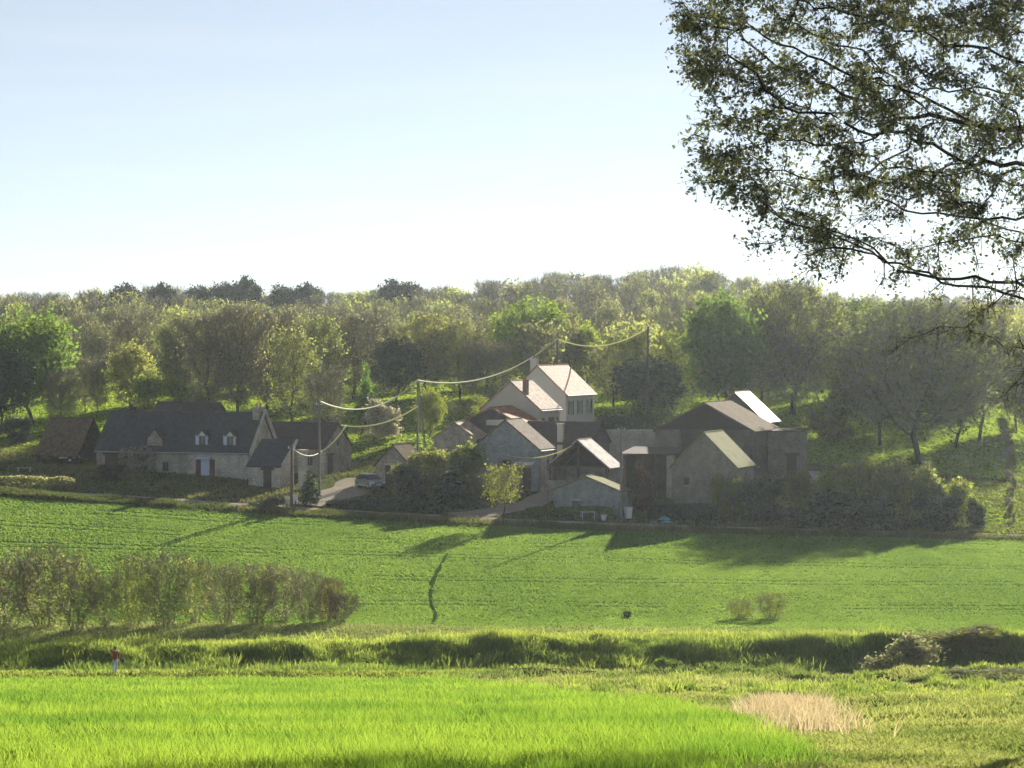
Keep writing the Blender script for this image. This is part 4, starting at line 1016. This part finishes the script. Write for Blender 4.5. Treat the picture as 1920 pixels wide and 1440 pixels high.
for u in (1.7, 4.7, 8.0): window(wh, 'R', u, Iw['h'] - 2.35, Iw['h'] - .75, 1.0, 'white', 'greyshut', .42)
for u in (3.0, 6.5): window(wh, 'R', u, .6, 2.0, 1.0, 'white')
chimney(wh, -.7, .8, Iw['h'] + 2.2, Iw['h'] + Iw['rise'] + .9, .7, .9, 'render', 1); gutter(wh, 'R')
MB().bar((3.5, 9.4, 0), (3.5, 9.4, Iw['h'] - .25), .06).build('downpipe', M['white'], wh)
ds = house('dark_outbuilding', 'dark stone outbuilding with a pale pillar below the white house', 'outbuilding', 1108, 279, Z(832, 279), Z(794, 281.8), 6.0, 8.0, 'x', M['darkstone'], M['darktile'])
Id = root_info[ds.name]
chimney(ds, -3.45, .2, -1, Id['h'] + 2.1, .6, .5, 'cream', 0); opening(ds, 'F', -1.5, 1.6, 0, 2.1)
# open hay shed
hs_ = house('hay_shed', 'open timber hay shed with a pale pink sheet roof in the middle of the hamlet', 'shed', 1083, 266, Z(877, 265), Z(827, 266), 6.5, 3.8, 'y', M['boards'], M['pinksheet'], .25, nogable=True)
Ih = root_info[hs_.name]
bpy.data.objects.remove([c for c in hs_.children if c.name.startswith('wall')][0])
m = MB(); m.box(-3.25, 3.25, .05, .45, -2, Ih['h'] * .62); m.box(-3.25, -2.85, .452, 3.8, -2, Ih['h']); m.box(2.85, 3.25, .452, 3.8, -2, Ih['h']); m.box(-2.848, 2.848, 3.4, 3.8, -2, Ih['h'])
m.build('wall', M['stone'], hs_)
MB().prism([(-3.2, Ih['h'] + .002), (3.2, Ih['h'] + .002), (0, Ih['h'] + Ih['rise'] - .05)], 'y', 3.4, 3.5).build('back_boards', M['boards'], hs_)
for x in (-3.0, 0, 3.0): MB().box(x - .1, x + .1, .1, .3, Ih['h'] * .62 + .002, Ih['h'] + (Ih['rise'] - .3 if x == 0 else -.02)).build('post', M['timber'], hs_)
m = MB().box(-3.2, 3.2, .12, .28, Ih['h'] - .012, Ih['h'] + .16); m.bar((-1.5, .2, Ih['h'] + .16), (0, .2, Ih['h'] + 1.6), .08); m.bar((1.5, .2, Ih['h'] + .16), (0, .2, Ih['h'] + 1.6), .08); m.build('truss', M['timber'], hs_)
# low gabled shed in front
lv = house('low_shed', 'low stone shed with a mossy roof edge in front of the hay shed', 'shed', 1099, 260, Z(920, 260), Z(895, 260), 6.8, 2.6, 'y', M['greystone'], M['mosstile'])
door(lv, 'F', -1.0, .9, 1.2, 'tealdoor')
# courtyard wall
cw = empty('courtyard_wall', (PX(1246, 288), 288, h1(PX(1180, 288), 288)), -PSI * .3, 'pale stone courtyard wall below the ivy hedge', 'wall')
MB().box(-7.8, 0, 0, .4, -2, Z(808, 288) - h1(PX(1180, 288), 288)).build('wall', M['palestone'], cw)
m = MB(); zt = Z(808, 288) - h1(PX(1180, 288), 288)
for k in range(13): m.box(-7.85 + k * .6, -7.27 + k * .6, -.06, .46, zt + .002, zt + .12)
m.build('coping', M['palestone'], cw)
# wagon shed
ws = house('wagon_shed', 'open fronted wagon shed with a thin sloping roof between hay shed and stone gable barn', 'shed', 1263, 270, Z(852, 270), Z(842, 272.8), 3.6, 5.4, 'x', M['boards'], M['timber'], .5, .1, mono=True)
Is = root_info[ws.name]
bpy.data.objects.remove([c for c in ws.children if c.name.startswith('wall')][0])
MB().box(-5.4, 0, 3.3, 3.6, -2, Is['h'] + .5).build('wall', M['darkstone'], ws)
MB().box(-.75, -.02, -.02, .7, -2, Is['h'] - .15).build('pier', M['palestone'], ws)
MB().box(-5.4, -5.1, .0, 3.29, -2, Is['h'] - .15).build('side_wall', M['darkstone'], ws)
for x in (-3.4, -2.0): MB().box(x - .09, x + .09, 0, .18, -1, Is['h'] - .15).build('post', M['timber'], ws)
# stone gable barn and the big barn behind
gb = house('gable_barn', 'stone gable barn with a mossy tiled roof left of the big hedge', 'barn', 1320, 264, Z(876, 263), Z(813, 264), 6.7, 6.2, 'y', M['barnstone'], M['mosstile'])
window(gb, 'F', -1.8, 2.6, 3.4, .6, 'greyshut'); 
bb = house('big_barn', 'largest barn with a wide brown roof and dark open gable', 'barn', 1320, 282, Z(808, 280), Z(757, 282), 10.6, 9.8, 'y', M['darkstone'], M['oldtile'], .4)
Ib = root_info[bb.name]
MB().prism([(-5.1, Ib['h'] + .1), (5.1, Ib['h'] + .1), (0, Ib['h'] + Ib['rise'] - .05)], 'y', -.12, -.004).build('gable_boards', M['boards'], bb)
m = MB()
for k in range(26):
    x = -5.2 + k * .41; top = Ib['h'] + Ib['rise'] * (1 - abs(x) / 5.25) - .25
    if top > Ib['h'] + .3: m.box(x - .17, x + .17, -.15, -.121, Ib['h'] + .12, top)
m.build('planks', M['boards'], bb)
opening(bb, 'R', 6.3, 2.0, 0, 3.2, 'tealdoor'); window(bb, 'R', 2.2, 1.5, 2.3, .7, 'greyshut')
MB().box(-5.3, -2.5, -.35, -.004, -2, Ib['h'] + .0).build('front_wall', M['oldstone'], bb)
lt = house('porch_shed', 'flat roofed stone lean-to at the right side of the big barn', 'outbuilding', 1500, 284.5, Z(810, 284.5), Z(806, 287), 3.0, 3.6, 'x', M['oldstone'], M['timber'], .3, .12, mono=True)
opening(lt, 'F', -.9, 1.1, 0, 2.8, 'tealdoor')
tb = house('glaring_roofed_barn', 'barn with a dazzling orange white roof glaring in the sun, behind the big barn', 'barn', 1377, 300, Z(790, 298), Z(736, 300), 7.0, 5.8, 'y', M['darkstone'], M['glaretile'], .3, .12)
lw = empty('garden_wall', (PX(1536, 283), 283, h1(PX(1518, 283), 283)), -PSI * .3, 'short low stone wall right of the big barn', 'wall')
MB().box(-2.3, 0, 0, .4, -1.5, 1.2).build('wall', M['palestone'], lw); MB().box(-2.35, .05, -.05, .45, 1.202, 1.3).build('coping', M['palestone'], lw)

# --- hedges that stand as walls of leaves
def hedge(label, px0, px1, D, top, depth, leaf, n, cat='hedge', name='hedge', drop=0, size=.13):
    x0, x1 = PX(px0, D), PX(px1, D); xm = (x0 + x1) / 2; z = h1(xm, D) - drop
    root = empty(name, (xm, D, z), 0, label, cat)
    xs = rng.uniform(x0 - xm, x1 - xm, n); ys = rng.normal(0, depth / 2.6, n); ht = Z(top, D) - z
    zs = ht * np.minimum(1, rng.random(n) ** .7) * (.82 + .36 * fbm(xs + xm, ys, 1.4, 5, 2)) * (1 - .25 * np.abs(xs / (x1 - xm)) ** 6)
    gz = H(xs + xm, np.full(n, D)) - z
    V, Q = leaf_quads(np.stack([xs, ys, zs * .95 + gz * (1 - zs / ht)], 1), rng.uniform(.6, 1.3, n) * size)
    t = np.clip(np.repeat(fbm(xs, zs, .9, 7, 2) + rng.normal(0, .2, n), 4), 0, 1)
    link('foliage', np_mesh('hedge_foliage', V, Q, [M[leaf]], tint=t), root)
    st = []; pa = []
    st.append((x0 - xm + .2, 0, .1)); pa.append(-1); k = max(4, int((x1 - x0) / .8))
    for i in range(k):
        x = x0 - xm + .2 + (x1 - x0 - .4) * (i + 1) / k; st.append((x, 0, float(h1(x + xm, D) - z) + .05)); pa.append(0 if i == 0 else len(st) - 3)
        st.append((x + rng.normal(0, .15), rng.normal(0, .1), max(.4, ht * .75))); pa.append(len(st) - 2)
    V, Q = tubes(np.array(st), np.array(pa), np.full(len(st), .035), 4)
    link('stem', np_mesh('hedge_stem', V, Q, [M['twig']]), root)
    return root
hedge('long ivy hedge behind the courtyard wall, below the dark evergreen tree', 1118, 1302, 296, 768, 2.2, 'dark', 9000)
hedge('low dark hedge between the gravel yard and the road', 612, 830, 255.9, 936, 1.0, 'dark', 6000)
hedge('made-up pale leaf band standing in for sunlit patches under the farmhouse eaves', 222, 292, 274.6, 838, .5, 'blossom', 900, 'sunlit patch stand-in', 'sunlit_patch_leaves', 0, .12)  # no real plant: pale leaves added for sunlit white patches on the wall
hedge('low garden hedge under the low shed', 985, 1150, 256.8, 948, .9, 'green', 3000)
hedge('dark garden hedge at the foot of the stone gable barn', 1215, 1345, 257.2, 945, 1.0, 'dark', 3600)
hedge('rough dark hedge at the left edge along the road', -20, 140, 257.4, 893, 1.0, 'bud', 3000)

# --- poles and cables
def pole(label, px, D, toprow, mat, r=.14, arm=True, strut=None):
    X = PX(px, D); zb = h1(X, D); ht = Z(toprow, D) - zb
    root = empty('utility_pole', (X, D, zb), 0, label, 'utility pole', 'utility poles of the hamlet')
    MB().bar((0, 0, -1), (0, 0, ht), r * 1.25, r * .8, 10).build('pole', M[mat], root, smooth=False)
    if strut: MB().bar((.1, 0, ht - .2), strut, r * .85, r * .9, 8).build('strut', M[mat], root)
    if arm:
        MB().box(-.35, .35, -.05, .05, ht - .38, ht - .27).build('bracket', M['steel'], root)
        for s in (-.3, .3): MB().bar((s, 0, ht - .268), (s, 0, ht - .1), .05, .035, 8).build('insulator', M['white'], root)
    return root
P1 = (783, 285, 712)
pole('braced grey pole with a slanting strut above the brown shrubs', *P1[:2], P1[2], 'concrete', .10, True, (1.0, -.3, -.2))
pole('tall pole rising behind the white house roof', 1045, 324, 634, 'polewood', .16)
pole('grey concrete pole in front of the low shed', 1165, 256.6, 800, 'concrete', .115)
pole('grey pole in front of the stone barn, left of the yard', 599, 262, 752, 'concrete', .115)
pole('dark wooden pole at the field edge beside the lean-to', 547, 254.6, 834, 'polewood', .13)
pole('distant wooden pole among the trees at the upper end of the long cable', 1215, 319, 612, 'polewood', .15)
def cable(label, a, b, sag, r=.075, n=22):  # default radius widened to the bloom of the sun glint
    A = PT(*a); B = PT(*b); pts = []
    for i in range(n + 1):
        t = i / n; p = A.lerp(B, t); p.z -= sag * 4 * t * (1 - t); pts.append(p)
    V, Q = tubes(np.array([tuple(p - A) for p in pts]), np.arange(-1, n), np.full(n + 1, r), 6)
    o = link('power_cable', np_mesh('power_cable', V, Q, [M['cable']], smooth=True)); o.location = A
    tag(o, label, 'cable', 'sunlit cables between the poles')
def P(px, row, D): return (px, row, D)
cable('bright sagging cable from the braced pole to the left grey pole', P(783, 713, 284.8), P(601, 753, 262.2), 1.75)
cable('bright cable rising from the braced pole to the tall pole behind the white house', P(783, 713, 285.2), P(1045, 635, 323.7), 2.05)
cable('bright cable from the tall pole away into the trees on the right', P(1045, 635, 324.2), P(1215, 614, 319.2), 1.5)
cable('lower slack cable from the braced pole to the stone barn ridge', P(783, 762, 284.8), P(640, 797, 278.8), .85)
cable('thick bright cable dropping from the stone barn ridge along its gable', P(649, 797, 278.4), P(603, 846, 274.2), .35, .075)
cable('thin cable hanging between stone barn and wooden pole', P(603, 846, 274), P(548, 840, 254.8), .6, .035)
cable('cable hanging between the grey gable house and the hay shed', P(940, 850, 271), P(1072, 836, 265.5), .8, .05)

# --- car, garden things, person
def car(px, D, rz, label):
    X = PX(px, D); root = empty('parked_car', (X, D, max(h1(X - .6, D), h1(X + .6, D), h1(X, D - 1)) + .1), rz, label, 'car')
    paint = simple_mat('car_paint_blue_grey', (.24, .28, .36), .25, .05, 1, .3, .6, coat=.8)
    # lower body: side profile lofted across the width with tumblehome
    prof = [(-2.02, .32), (-1.98, .62), (-1.9, .86), (-.95, .93), (.95, .95), (1.85, .88), (2.0, .72), (2.04, .4), (1.98, .28), (-1.95, .26)]
    m = MB(); st = ((-.86, .90, .98), (-.80, 1, 1), (.80, 1, 1), (.86, .90, .98)); n = len(prof)
    pts = [(x * k, y, z * kz + (1 - kz) * .5) for y, k, kz in st for x, z in prof]
    fs = [tuple(range(n)), tuple(range(4 * n - 1, 3 * n - 1, -1))] + [(j * n + i, (j + 1) * n + i, (j + 1) * n + (i + 1) % n, j * n + (i + 1) % n) for j in range(3) for i in range(n)]
    b = m.poly(pts, [tuple(reversed(f)) for f in fs]).build('body', paint, root, smooth=False)
    def frustum(x0, x1, x2, x3, z0, z1, w0, w1): return [(x0, -w0, z0), (x1, -w0, z0), (x1, w0, z0), (x0, w0, z0), (x2, -w1, z1), (x3, -w1, z1), (x3, w1, z1), (x2, w1, z1)]
    fc = [(0, 3, 2, 1), (4, 5, 6, 7), (0, 1, 5, 4), (1, 2, 6, 5), (2, 3, 7, 6), (3, 0, 4, 7)]
    MB().poly(frustum(-1.85, 1.05, -1.35, .35, .90, 1.40, .76, .60), fc).build('windows', M['glass'], root)
    MB().poly(frustum(-1.40, .42, -1.25, .25, 1.402, 1.46, .61, .52), fc).build('roof', paint, root)
    for x in (-1.25, 1.28):
        for s in (-1, 1):
            w = MB().bar((x, s * .66, .31), (x, s * .875, .31), .31, .31, 18).build('wheel', M['boards'], root)
            MB().bar((x, s * .80, .31), (x, s * .882, .31), .19, .17, 12).build('rim', M['steel'], w)
    for s in (-1, 1):
        MB().box(1.90, 2.05, s * .62 - .16, s * .62 + .16, .60, .76).build('headlight', M['white'], root)
        MB().box(-2.03, -1.9, s * .66 - .13, s * .66 + .13, .62, .84).build('tail_light', M['redshut'], root)
        MB().box(.72, .88, s * .92 - .09, s * .92 + .09, .92, 1.05).build('mirror', paint, root)
    MB().box(2.0, 2.075, -.6, .6, .30, .45).build('bumper', M['greyshut'], root)
    MB().box(2.078, 2.09, -.26, .26, .42, .53).build('number_plate', M['white'], root)
    return root
car(694, 267.5, R(-62), 'blue grey car parked on the gravel yard beside the stone hut')

def gthing(name, label, cat, px, D, build, rz=0, dz=0):
    X = PX(px, D); root = empty(name, (X, D, h1(X, D) + dz), rz, label, cat); build(root); return root
def b_table(r):
    MB().box(-.7, .7, -.4, .4, .70, .75).build('table_top', M['white'], r, .01)
    for x in (-.6, .6):
        for y in (-.32, .32): MB().box(x - .03, x + .03, y - .03, y + .03, 0, .699).build('leg', M['white'], r)
def b_pot(r):
    MB().bar((0, 0, 0), (0, 0, .5), .2, .3, 12).build('pot', M['white'], r)
    MB().bar((0, 0, .46), (0, 0, .56), .34, .34, 12).build('rim', M['white'], r)
def b_tarp(r):
    m = MB(); n, k = 12, 5; pts = []
    for j in range(k):
        for i in range(n):
            a = 2 * math.pi * i / n; q = 1 - j / (k - 1) * .95; pts.append((1.1 * q * math.cos(a) * (1 + .15 * math.sin(3 * a)), .7 * q * math.sin(a), .55 * math.sin(j / (k - 1) * 1.5) * (1 + .15 * math.sin(4 * a + j))))
    m.poly(pts, [(j * n + i, j * n + (i + 1) % n, (j + 1) * n + (i + 1) % n, (j + 1) * n + i) for j in range(k - 1) for i in range(n)] + [tuple((k - 1) * n + i for i in range(n))]).build('cover', M['tarp'], r)
    MB().box(-.9, .9, -.5, .5, 0, .3).build('pile', M['timber'], r)
def b_dish(r):
    m = MB(); n, k = 16, 5; pts = []
    for j in range(k):
        for i in range(n):
            a = 2 * math.pi * i / n; q = .05 + .45 * j / (k - 1); pts.append((q * math.cos(a), q * q * .6, q * math.sin(a) + 1.6))
    m.poly(pts, [(j * n + i, j * n + (i + 1) % n, (j + 1) * n + (i + 1) % n, (j + 1) * n + i) for j in range(k - 1) for i in range(n)]).build('dish', M['white'], r)
    MB().bar((0, .05, 0), (0, .05, 1.6), .04).build('mast', M['steel'], r)
def b_bin(r):
    MB().poly([(-.25, -.3, 0), (.25, -.3, 0), (.25, .3, 0), (-.25, .3, 0), (-.3, -.36, 1.0), (.3, -.36, 1.0), (.3, .36, 1.0), (-.3, .36, 1.0)],
              [(0, 3, 2, 1), (4, 5, 6, 7), (0, 1, 5, 4), (1, 2, 6, 5), (2, 3, 7, 6), (3, 0, 4, 7)]).build('body', M['white'], r)
    MB().box(-.32, .32, -.4, .4, 1.002, 1.07).build('lid', M['white'], r)
def b_slab(r):
    MB().box(-.7, .7, -.5, .5, 1.5, 1.56).build('roof_sheet', M['white'], r)
    for x in (-.6, .6):
        for y in (-.4, .4): MB().box(x - .04, x + .04, y - .04, y + .04, 0, 1.499).build('post', M['timber'], r)
def b_box(r):
    MB().box(-.2, .2, -.15, .15, .5, 1.05).build('box', M['white'], r); MB().box(-.24, .24, -.19, .19, 1.052, 1.1).build('lid', M['white'], r)
    MB().bar((0, 0, -.2), (0, 0, .5), .06).build('post', M['timber'], r)
def b_trailer(r):
    MB().box(-1.1, 1.1, -.6, .6, .45, .55).build('bed', M['timber'], r)
    for s in (-1, 1): w = MB().bar((0, s * .62, .35), (0, s * .74, .35), .35, .35, 16).build('wheel', M['boards'], r); MB().bar((0, s * .7, .35), (0, s * .76, .35), .18, .16, 10).build('rim', M['white'], w)
    MB().box(-1.1, 1.1, -.62, -.56, .552, .8).build('side_board', M['white'], r); MB().bar((1.1, 0, .5), (2.1, 0, .4), .05).build('drawbar', M['steel'], r)
gthing('garden_table', 'white garden table in the courtyard by the pale wall', 'table', 1138, 284, b_table, -.4, .2)
gthing('garden_table', 'white garden table beside the low shed', 'table', 1102, 256.2, b_table, .2)
gthing('satellite_dish', 'white satellite dish on a mast in front of the courtyard wall', 'satellite dish', 1209, 285, b_dish, 2.5, .2)
gthing('lean_shelter', 'small shelter with a white sheet roof behind the wagon shed', 'shelter', 1236, 283, b_slab, -.4, .3)
gthing('wheelie_bin', 'white bin standing left of the wagon shed', 'bin', 1178, 257.6, b_bin, .3)
gthing('flower_pot', 'white flower pot left of the grey concrete pole', 'flower pot', 1132, 255.9, b_pot)
gthing('covered_pile', 'pile under a turquoise tarpaulin before the dark garden hedge', 'covered pile', 1246, 255.8, b_tarp, .3)
gthing('letter_box', 'white letter box left of the wooden pole foot', 'letter box', 538, 253.2, b_box)
gthing('letter_box', 'white letter box right of the wooden pole foot', 'letter box', 554, 254.0, b_box, .4, .2)
gthing('cart', 'small white sided cart under the brown open shed', 'cart', 128, 280, b_trailer, .4, .1)
gthing('bench', 'pale bench on the grass left of the brown open shed', 'bench', 45, 270.5, lambda r: (MB().box(-.8, .8, -.2, .2, .42, .47).build('seat', M['palestone'], r), [MB().box(x - .06, x + .06, -.18, .18, 0, .419).build('leg', M['palestone'], r) for x in (-.6, .6)]))

def skin(name, pts, edges, rad, mat, parent, sub=2, root=0):
    me = bpy.data.meshes.new(name); me.from_pydata(pts, edges, []); o = bpy.data.objects.new(name, me); COL.objects.link(o)
    md = o.modifiers.new('skin', 'SKIN'); md.use_smooth_shade = True
    for i, r in enumerate(rad):
        sv = me.skin_vertices[0].data[i]; sv.radius = r if isinstance(r, tuple) else (r, r); sv.use_root = (i == root)
    ss = o.modifiers.new('sub', 'SUBSURF'); ss.levels = sub; ss.render_levels = sub
    bpy.context.view_layer.update()
    dg = bpy.context.evaluated_depsgraph_get(); nm = bpy.data.meshes.new_from_object(o.evaluated_get(dg))
    o.modifiers.clear(); o.data = nm; nm.materials.clear(); nm.materials.append(mat)
    for p in nm.polygons: p.use_smooth = True
    o.parent = parent; return o
def person(px, D, rz):
    X = PX(px, D); root = empty('person', (X, D, h1(X, D)), rz, 'person in dark red top and pale jeans with one arm raised by the bank', 'person')
    skinm = simple_mat('skin', (.50, .32, .24), .6, .05, 4); red = simple_mat('red_top', (.34, .05, .04), .85, .15, 6)
    jean = simple_mat('pale_jeans', (.55, .62, .70), .9, .15, 6); hair = simple_mat('brown_hair', (.06, .04, .028), .7, .2, 20)
    # the body: pelvis first, then spine, head, arms with hands, legs with feet
    P = [(0, 0, .93), (0, 0, 1.12), (0, .01, 1.32), (0, .01, 1.44), (0, 0, 1.51), (0, -.015, 1.58), (0, -.02, 1.66), (0, 0, 1.70)]
    Rr = [(.115, .095), (.11, .085), (.15, .10), (.09, .07), .05, .075, .082, .06]
    E = [(i, i + 1) for i in range(7)]
    def chain(start, pts, rad):
        p = start
        for q, r in zip(pts, rad): P.append(q); Rr.append(r); E.append((p, len(P) - 1)); p = len(P) - 1
        return p
    # right arm of the picture raised, forearm upright; left arm hanging
    w1 = chain(3, [(.17, .0, 1.43), (.33, -.06, 1.40), (.36, -.12, 1.64), (.365, -.14, 1.71)], [.055, .043, .028, .030])
    w2 = chain(3, [(-.17, .0, 1.42), (-.25, .02, 1.16), (-.24, -.06, .92), (-.24, -.08, .85)], [.055, .043, .028, .030])
    for k, (dx, ln) in enumerate(((-.03, .062), (-.01, .07), (.01, .067), (.03, .052))):
        chain(w1, [(.365 + dx, -.142, 1.745), (.366 + dx * 1.15, -.155, 1.745 + ln * .6), (.366 + dx * 1.15, -.172, 1.745 + ln)], [.010, .009, .007])
        chain(w2, [(-.24, -.08 + dx, .815), (-.235, -.082 + dx, .815 - ln * .6), (-.226, -.085 + dx, .815 - ln)], [.010, .009, .007])
    chain(w1, [(.325, -.15, 1.715), (.305, -.165, 1.74)], [.011, .008]); chain(w2, [(-.235, -.125, .84), (-.228, -.14, .805)], [.011, .008])
    chain(0, [(.09, 0, .88), (.10, -.03, .50), (.11, .05, .10), (.11, .03, .04), (.12, -.11, .035)], [.085, .058, .038, .038, .034])
    chain(0, [(-.09, 0, .88), (-.10, .06, .50), (-.10, .16, .12), (-.10, .14, .05), (-.10, .01, .035)], [.085, .058, .038, .038, .034])
    body = skin('body', P, E, Rr, skinm, root)
    # face: nose, eyes, mouth, ears as one small set under the body
    for s in (-1, 1):
        MB().bar((s * .03, -.095, 1.655), (s * .03, -.104, 1.655), .011, .008, 8).build('eye', M['glass'], body)
        MB().bar((s * .078, .0, 1.64), (s * .09, .008, 1.64), .026, .02, 8).build('ear', skinm, body)
    MB().poly([(-.014, -.095, 1.615), (.014, -.095, 1.615), (0, -.125, 1.62), (0, -.098, 1.66)], [(0, 1, 2), (0, 2, 3), (1, 3, 2), (0, 3, 1)]).build('nose', skinm, body)
    MB().box(-.026, .026, -.102, -.093, 1.585, 1.593).build('mouth', red, body)
    skin('shirt', [(0, 0, .80), (0, 0, 1.12), (0, .01, 1.32), (0, .01, 1.43), (0, 0, 1.475), (.17, 0, 1.43), (.33, -.06, 1.40), (.355, -.11, 1.58), (-.17, 0, 1.42), (-.25, .02, 1.16), (-.245, -.03, 1.0)],
         [(0, 1), (1, 2), (2, 3), (3, 4), (3, 5), (5, 6), (6, 7), (3, 8), (8, 9), (9, 10)],
         [(.20, .17), (.155, .125), (.172, .122), (.105, .085), .06, .073, .06, .045, .073, .06, .046], red, root)
    skin('jeans', [(0, 0, 1.08), (0, 0, .92), (.09, 0, .86), (.10, -.03, .50), (.11, .05, .10), (-.09, 0, .86), (-.10, .06, .50), (-.10, .16, .13)],
         [(0, 1), (1, 2), (2, 3), (3, 4), (1, 5), (5, 6), (6, 7)], [(.14, .115), (.155, .13), .105, .075, .062, .102, .075, .062], jean, root, root=1)
    skin('hair', [(0, .045, 1.57), (0, .03, 1.66), (0, .012, 1.72), (0, .005, 1.775)], [(0, 1), (1, 2), (2, 3)], [(.07, .05), (.088, .078), (.082, .082), (.035, .035)], hair, root, root=1)
    for x, y in ((.115, -.03), (-.10, .08)): skin('shoe', [(x, y + .06, .045), (x, y - .10, .035)], [(0, 1)], [.05, .042], M['white'], root, 1)
    return root
person(216, 169.2, R(160))
# ------------------------------------------------------------------ the near oak on the right
def near_oak():
    global rng
    keep = rng; rng = np.random.default_rng(5)
    bx, by = 14.8, 59.3; bz = h1(bx, by); C = np.array([13.7, 58.3, 7.2]); S = np.array([10.35, 6.2, 7.35])
    att = []
    while len(att) < 3600:
        p = rng.uniform(-1, 1, 3); q = (np.abs(p) ** 2.4).sum()
        if q < 1 and (q > .28 or rng.random() < .45):
            w = p * S + C
            if w[2] < 1.8 and rng.random() < .45: continue
            att.append(w)
    def spray(a, b, n, s):
        for i in range(n): att.append(np.array(PT(*a)) * (1 - i / n) + np.array(PT(*b)) * (i / n) + rng.normal(0, s, 3))
    spray((1400, 120, 54.4), (1275, 150, 53.9), 16, .22); spray((1380, 60, 55.3), (1240, 0, 54.4), 16, .2); spray((1400, 290, 54.8), (1290, 345, 54.4), 18, .2); spray((1330, 330, 54.4), (1300, 250, 53.9), 10, .15)
    spray((1480, 420, 55.3), (1385, 470, 54.8), 14, .2); spray((1620, 480, 54.4), (1500, 510, 53.5), 14, .25); spray((1900, 520, 54.4), (1700, 650, 53.1), 24, .3); spray((1960, 560, 55.3), (1905, 760, 54.4), 20, .35); spray((1930, 560, 55.3), (1800, 620, 53.9), 26, .25)
    spray((2150, 600, 57), (1985, 800, 56), 34, .5); spray((2320, 640, 57), (2130, 820, 56), 34, .5)
    k = 16; nodes = [np.array([bx, by, bz - .4])]; par = [-1]
    for i in range(1, k + 1):
        f = i / k; nodes.append(np.array([bx - .5 * f * f + .12 * math.sin(f * 7), by - .4 * f + .1 * math.sin(f * 5), bz + (C[2] - bz - 1.5) * f])); par.append(i - 1)
    nd, pa = colonize(att, nodes, par, .36, 9.0, .62, 170, .22)
    r, kids = radii(nd, pa, .0105, 2.3, .46)
    low = nd[:, 2] - bz; r = r * (1 + .5 * np.clip(1 - low / 1.6, 0, 1) ** 2)
    r0 = .03
    root = empty('oak_tree', (bx, by, bz), 0, 'big dark oak overhanging the upper right corner of the photo', 'tree')
    base = np.array([bx, by, bz])
    V, Q = tubes(nd - base, pa, r, 7, r0); link('trunk', np_mesh('oak_trunk', V, Q, [M['darkbark']], smooth=True), root)
    thin = (r < r0) & (pa >= 0)
    V1, Q1 = tubes(nd - base, pa, np.where(thin, r, 0), 4, 1e-6)
    # twigs: short side shoots off the thin branches
    src = np.where(r < .02)[0]; ins = nd[:, 0] / nd[:, 1] * F + 960
    wts = np.where(ins[src] < 1990, 1.0, .22); wts /= wts.sum()
    nt = 30000; ti = rng.choice(src, nt, p=wts); Pn = nd[ti] + rng.normal(0, .05, (nt, 3)); D = nd[ti] - C; D /= np.linalg.norm(D, axis=1)[:, None]
    D = D * .5 + rng.normal(0, .6, (nt, 3)); D /= np.linalg.norm(D, axis=1)[:, None]; L = rng.uniform(.2, .6, nt)
    V2, Q2 = twig_quads(Pn - base, D, L, np.full(nt, .012))
    # leaves sit along the shoots in loose bunches
    nl = 300000; pick = rng.integers(0, nt, nl); f = rng.uniform(.2, 1.05, nl)
    bunch = rng.random(nt) ** 1.2; kp = rng.random(nl) < bunch[pick] * np.clip(.35 + (Pn[pick, 2] - 1.0) / 5.0, .3, 1) * np.clip((fbm(Pn[pick, 0] + Pn[pick, 1], Pn[pick, 2] * 1.3, 2.6, 91, 2) - .2) * 4, .4, 1)
    pick, f = pick[kp], f[kp]; Cn = Pn[pick] + D[pick] * (L[pick] * f)[:, None] + rng.normal(0, .035, (len(pick), 3)) - base
    V3, Q3 = leaf_quads(Cn, rng.uniform(.032, .062, len(Cn)), .6)
    t3 = np.clip(np.repeat(fbm(Cn[:, 0] * 1.0, Cn[:, 2] * 1.0 + Cn[:, 1], 1.6, 3, 2) + rng.normal(0, .22, len(Cn)), 4), 0, 1)
    Vc = np.concatenate([V3, V1, V2]); Qc = np.concatenate([Q3, Q1 + len(V3), Q2 + len(V3) + len(V1)])
    mi = np.concatenate([np.zeros(len(Q3), int), np.ones(len(Q1) + len(Q2), int)]); tt = np.concatenate([t3, np.full(len(V1) + len(V2), .5)])
    link('crown', np_mesh('oak_crown', Vc, Qc, [M['oakleaf'], M['darkbark']], mi, tt), root)
    print('oak', len(nd), len(Q3)); rng = keep
near_oak()

# ------------------------------------------------------------------ the air between
hz = MB().box(-462, 462, -46, 1425, -60, 44)
hm = new_mat('haze'); t = NT(hm)
pv = t.n('ShaderNodeVolumePrincipled'); pv.inputs['Color'].default_value = (.80, .92, 1.0, 1); pv.inputs['Density'].default_value = HAZE; pv.inputs['Anisotropy'].default_value = .6
om = t.n('ShaderNodeOutputMaterial'); t.l(pv.outputs[0], om.inputs['Volume'])
ho = hz.build('haze', hm); tag(ho, 'thin bright haze in the evening air', 'haze', kind='stuff')
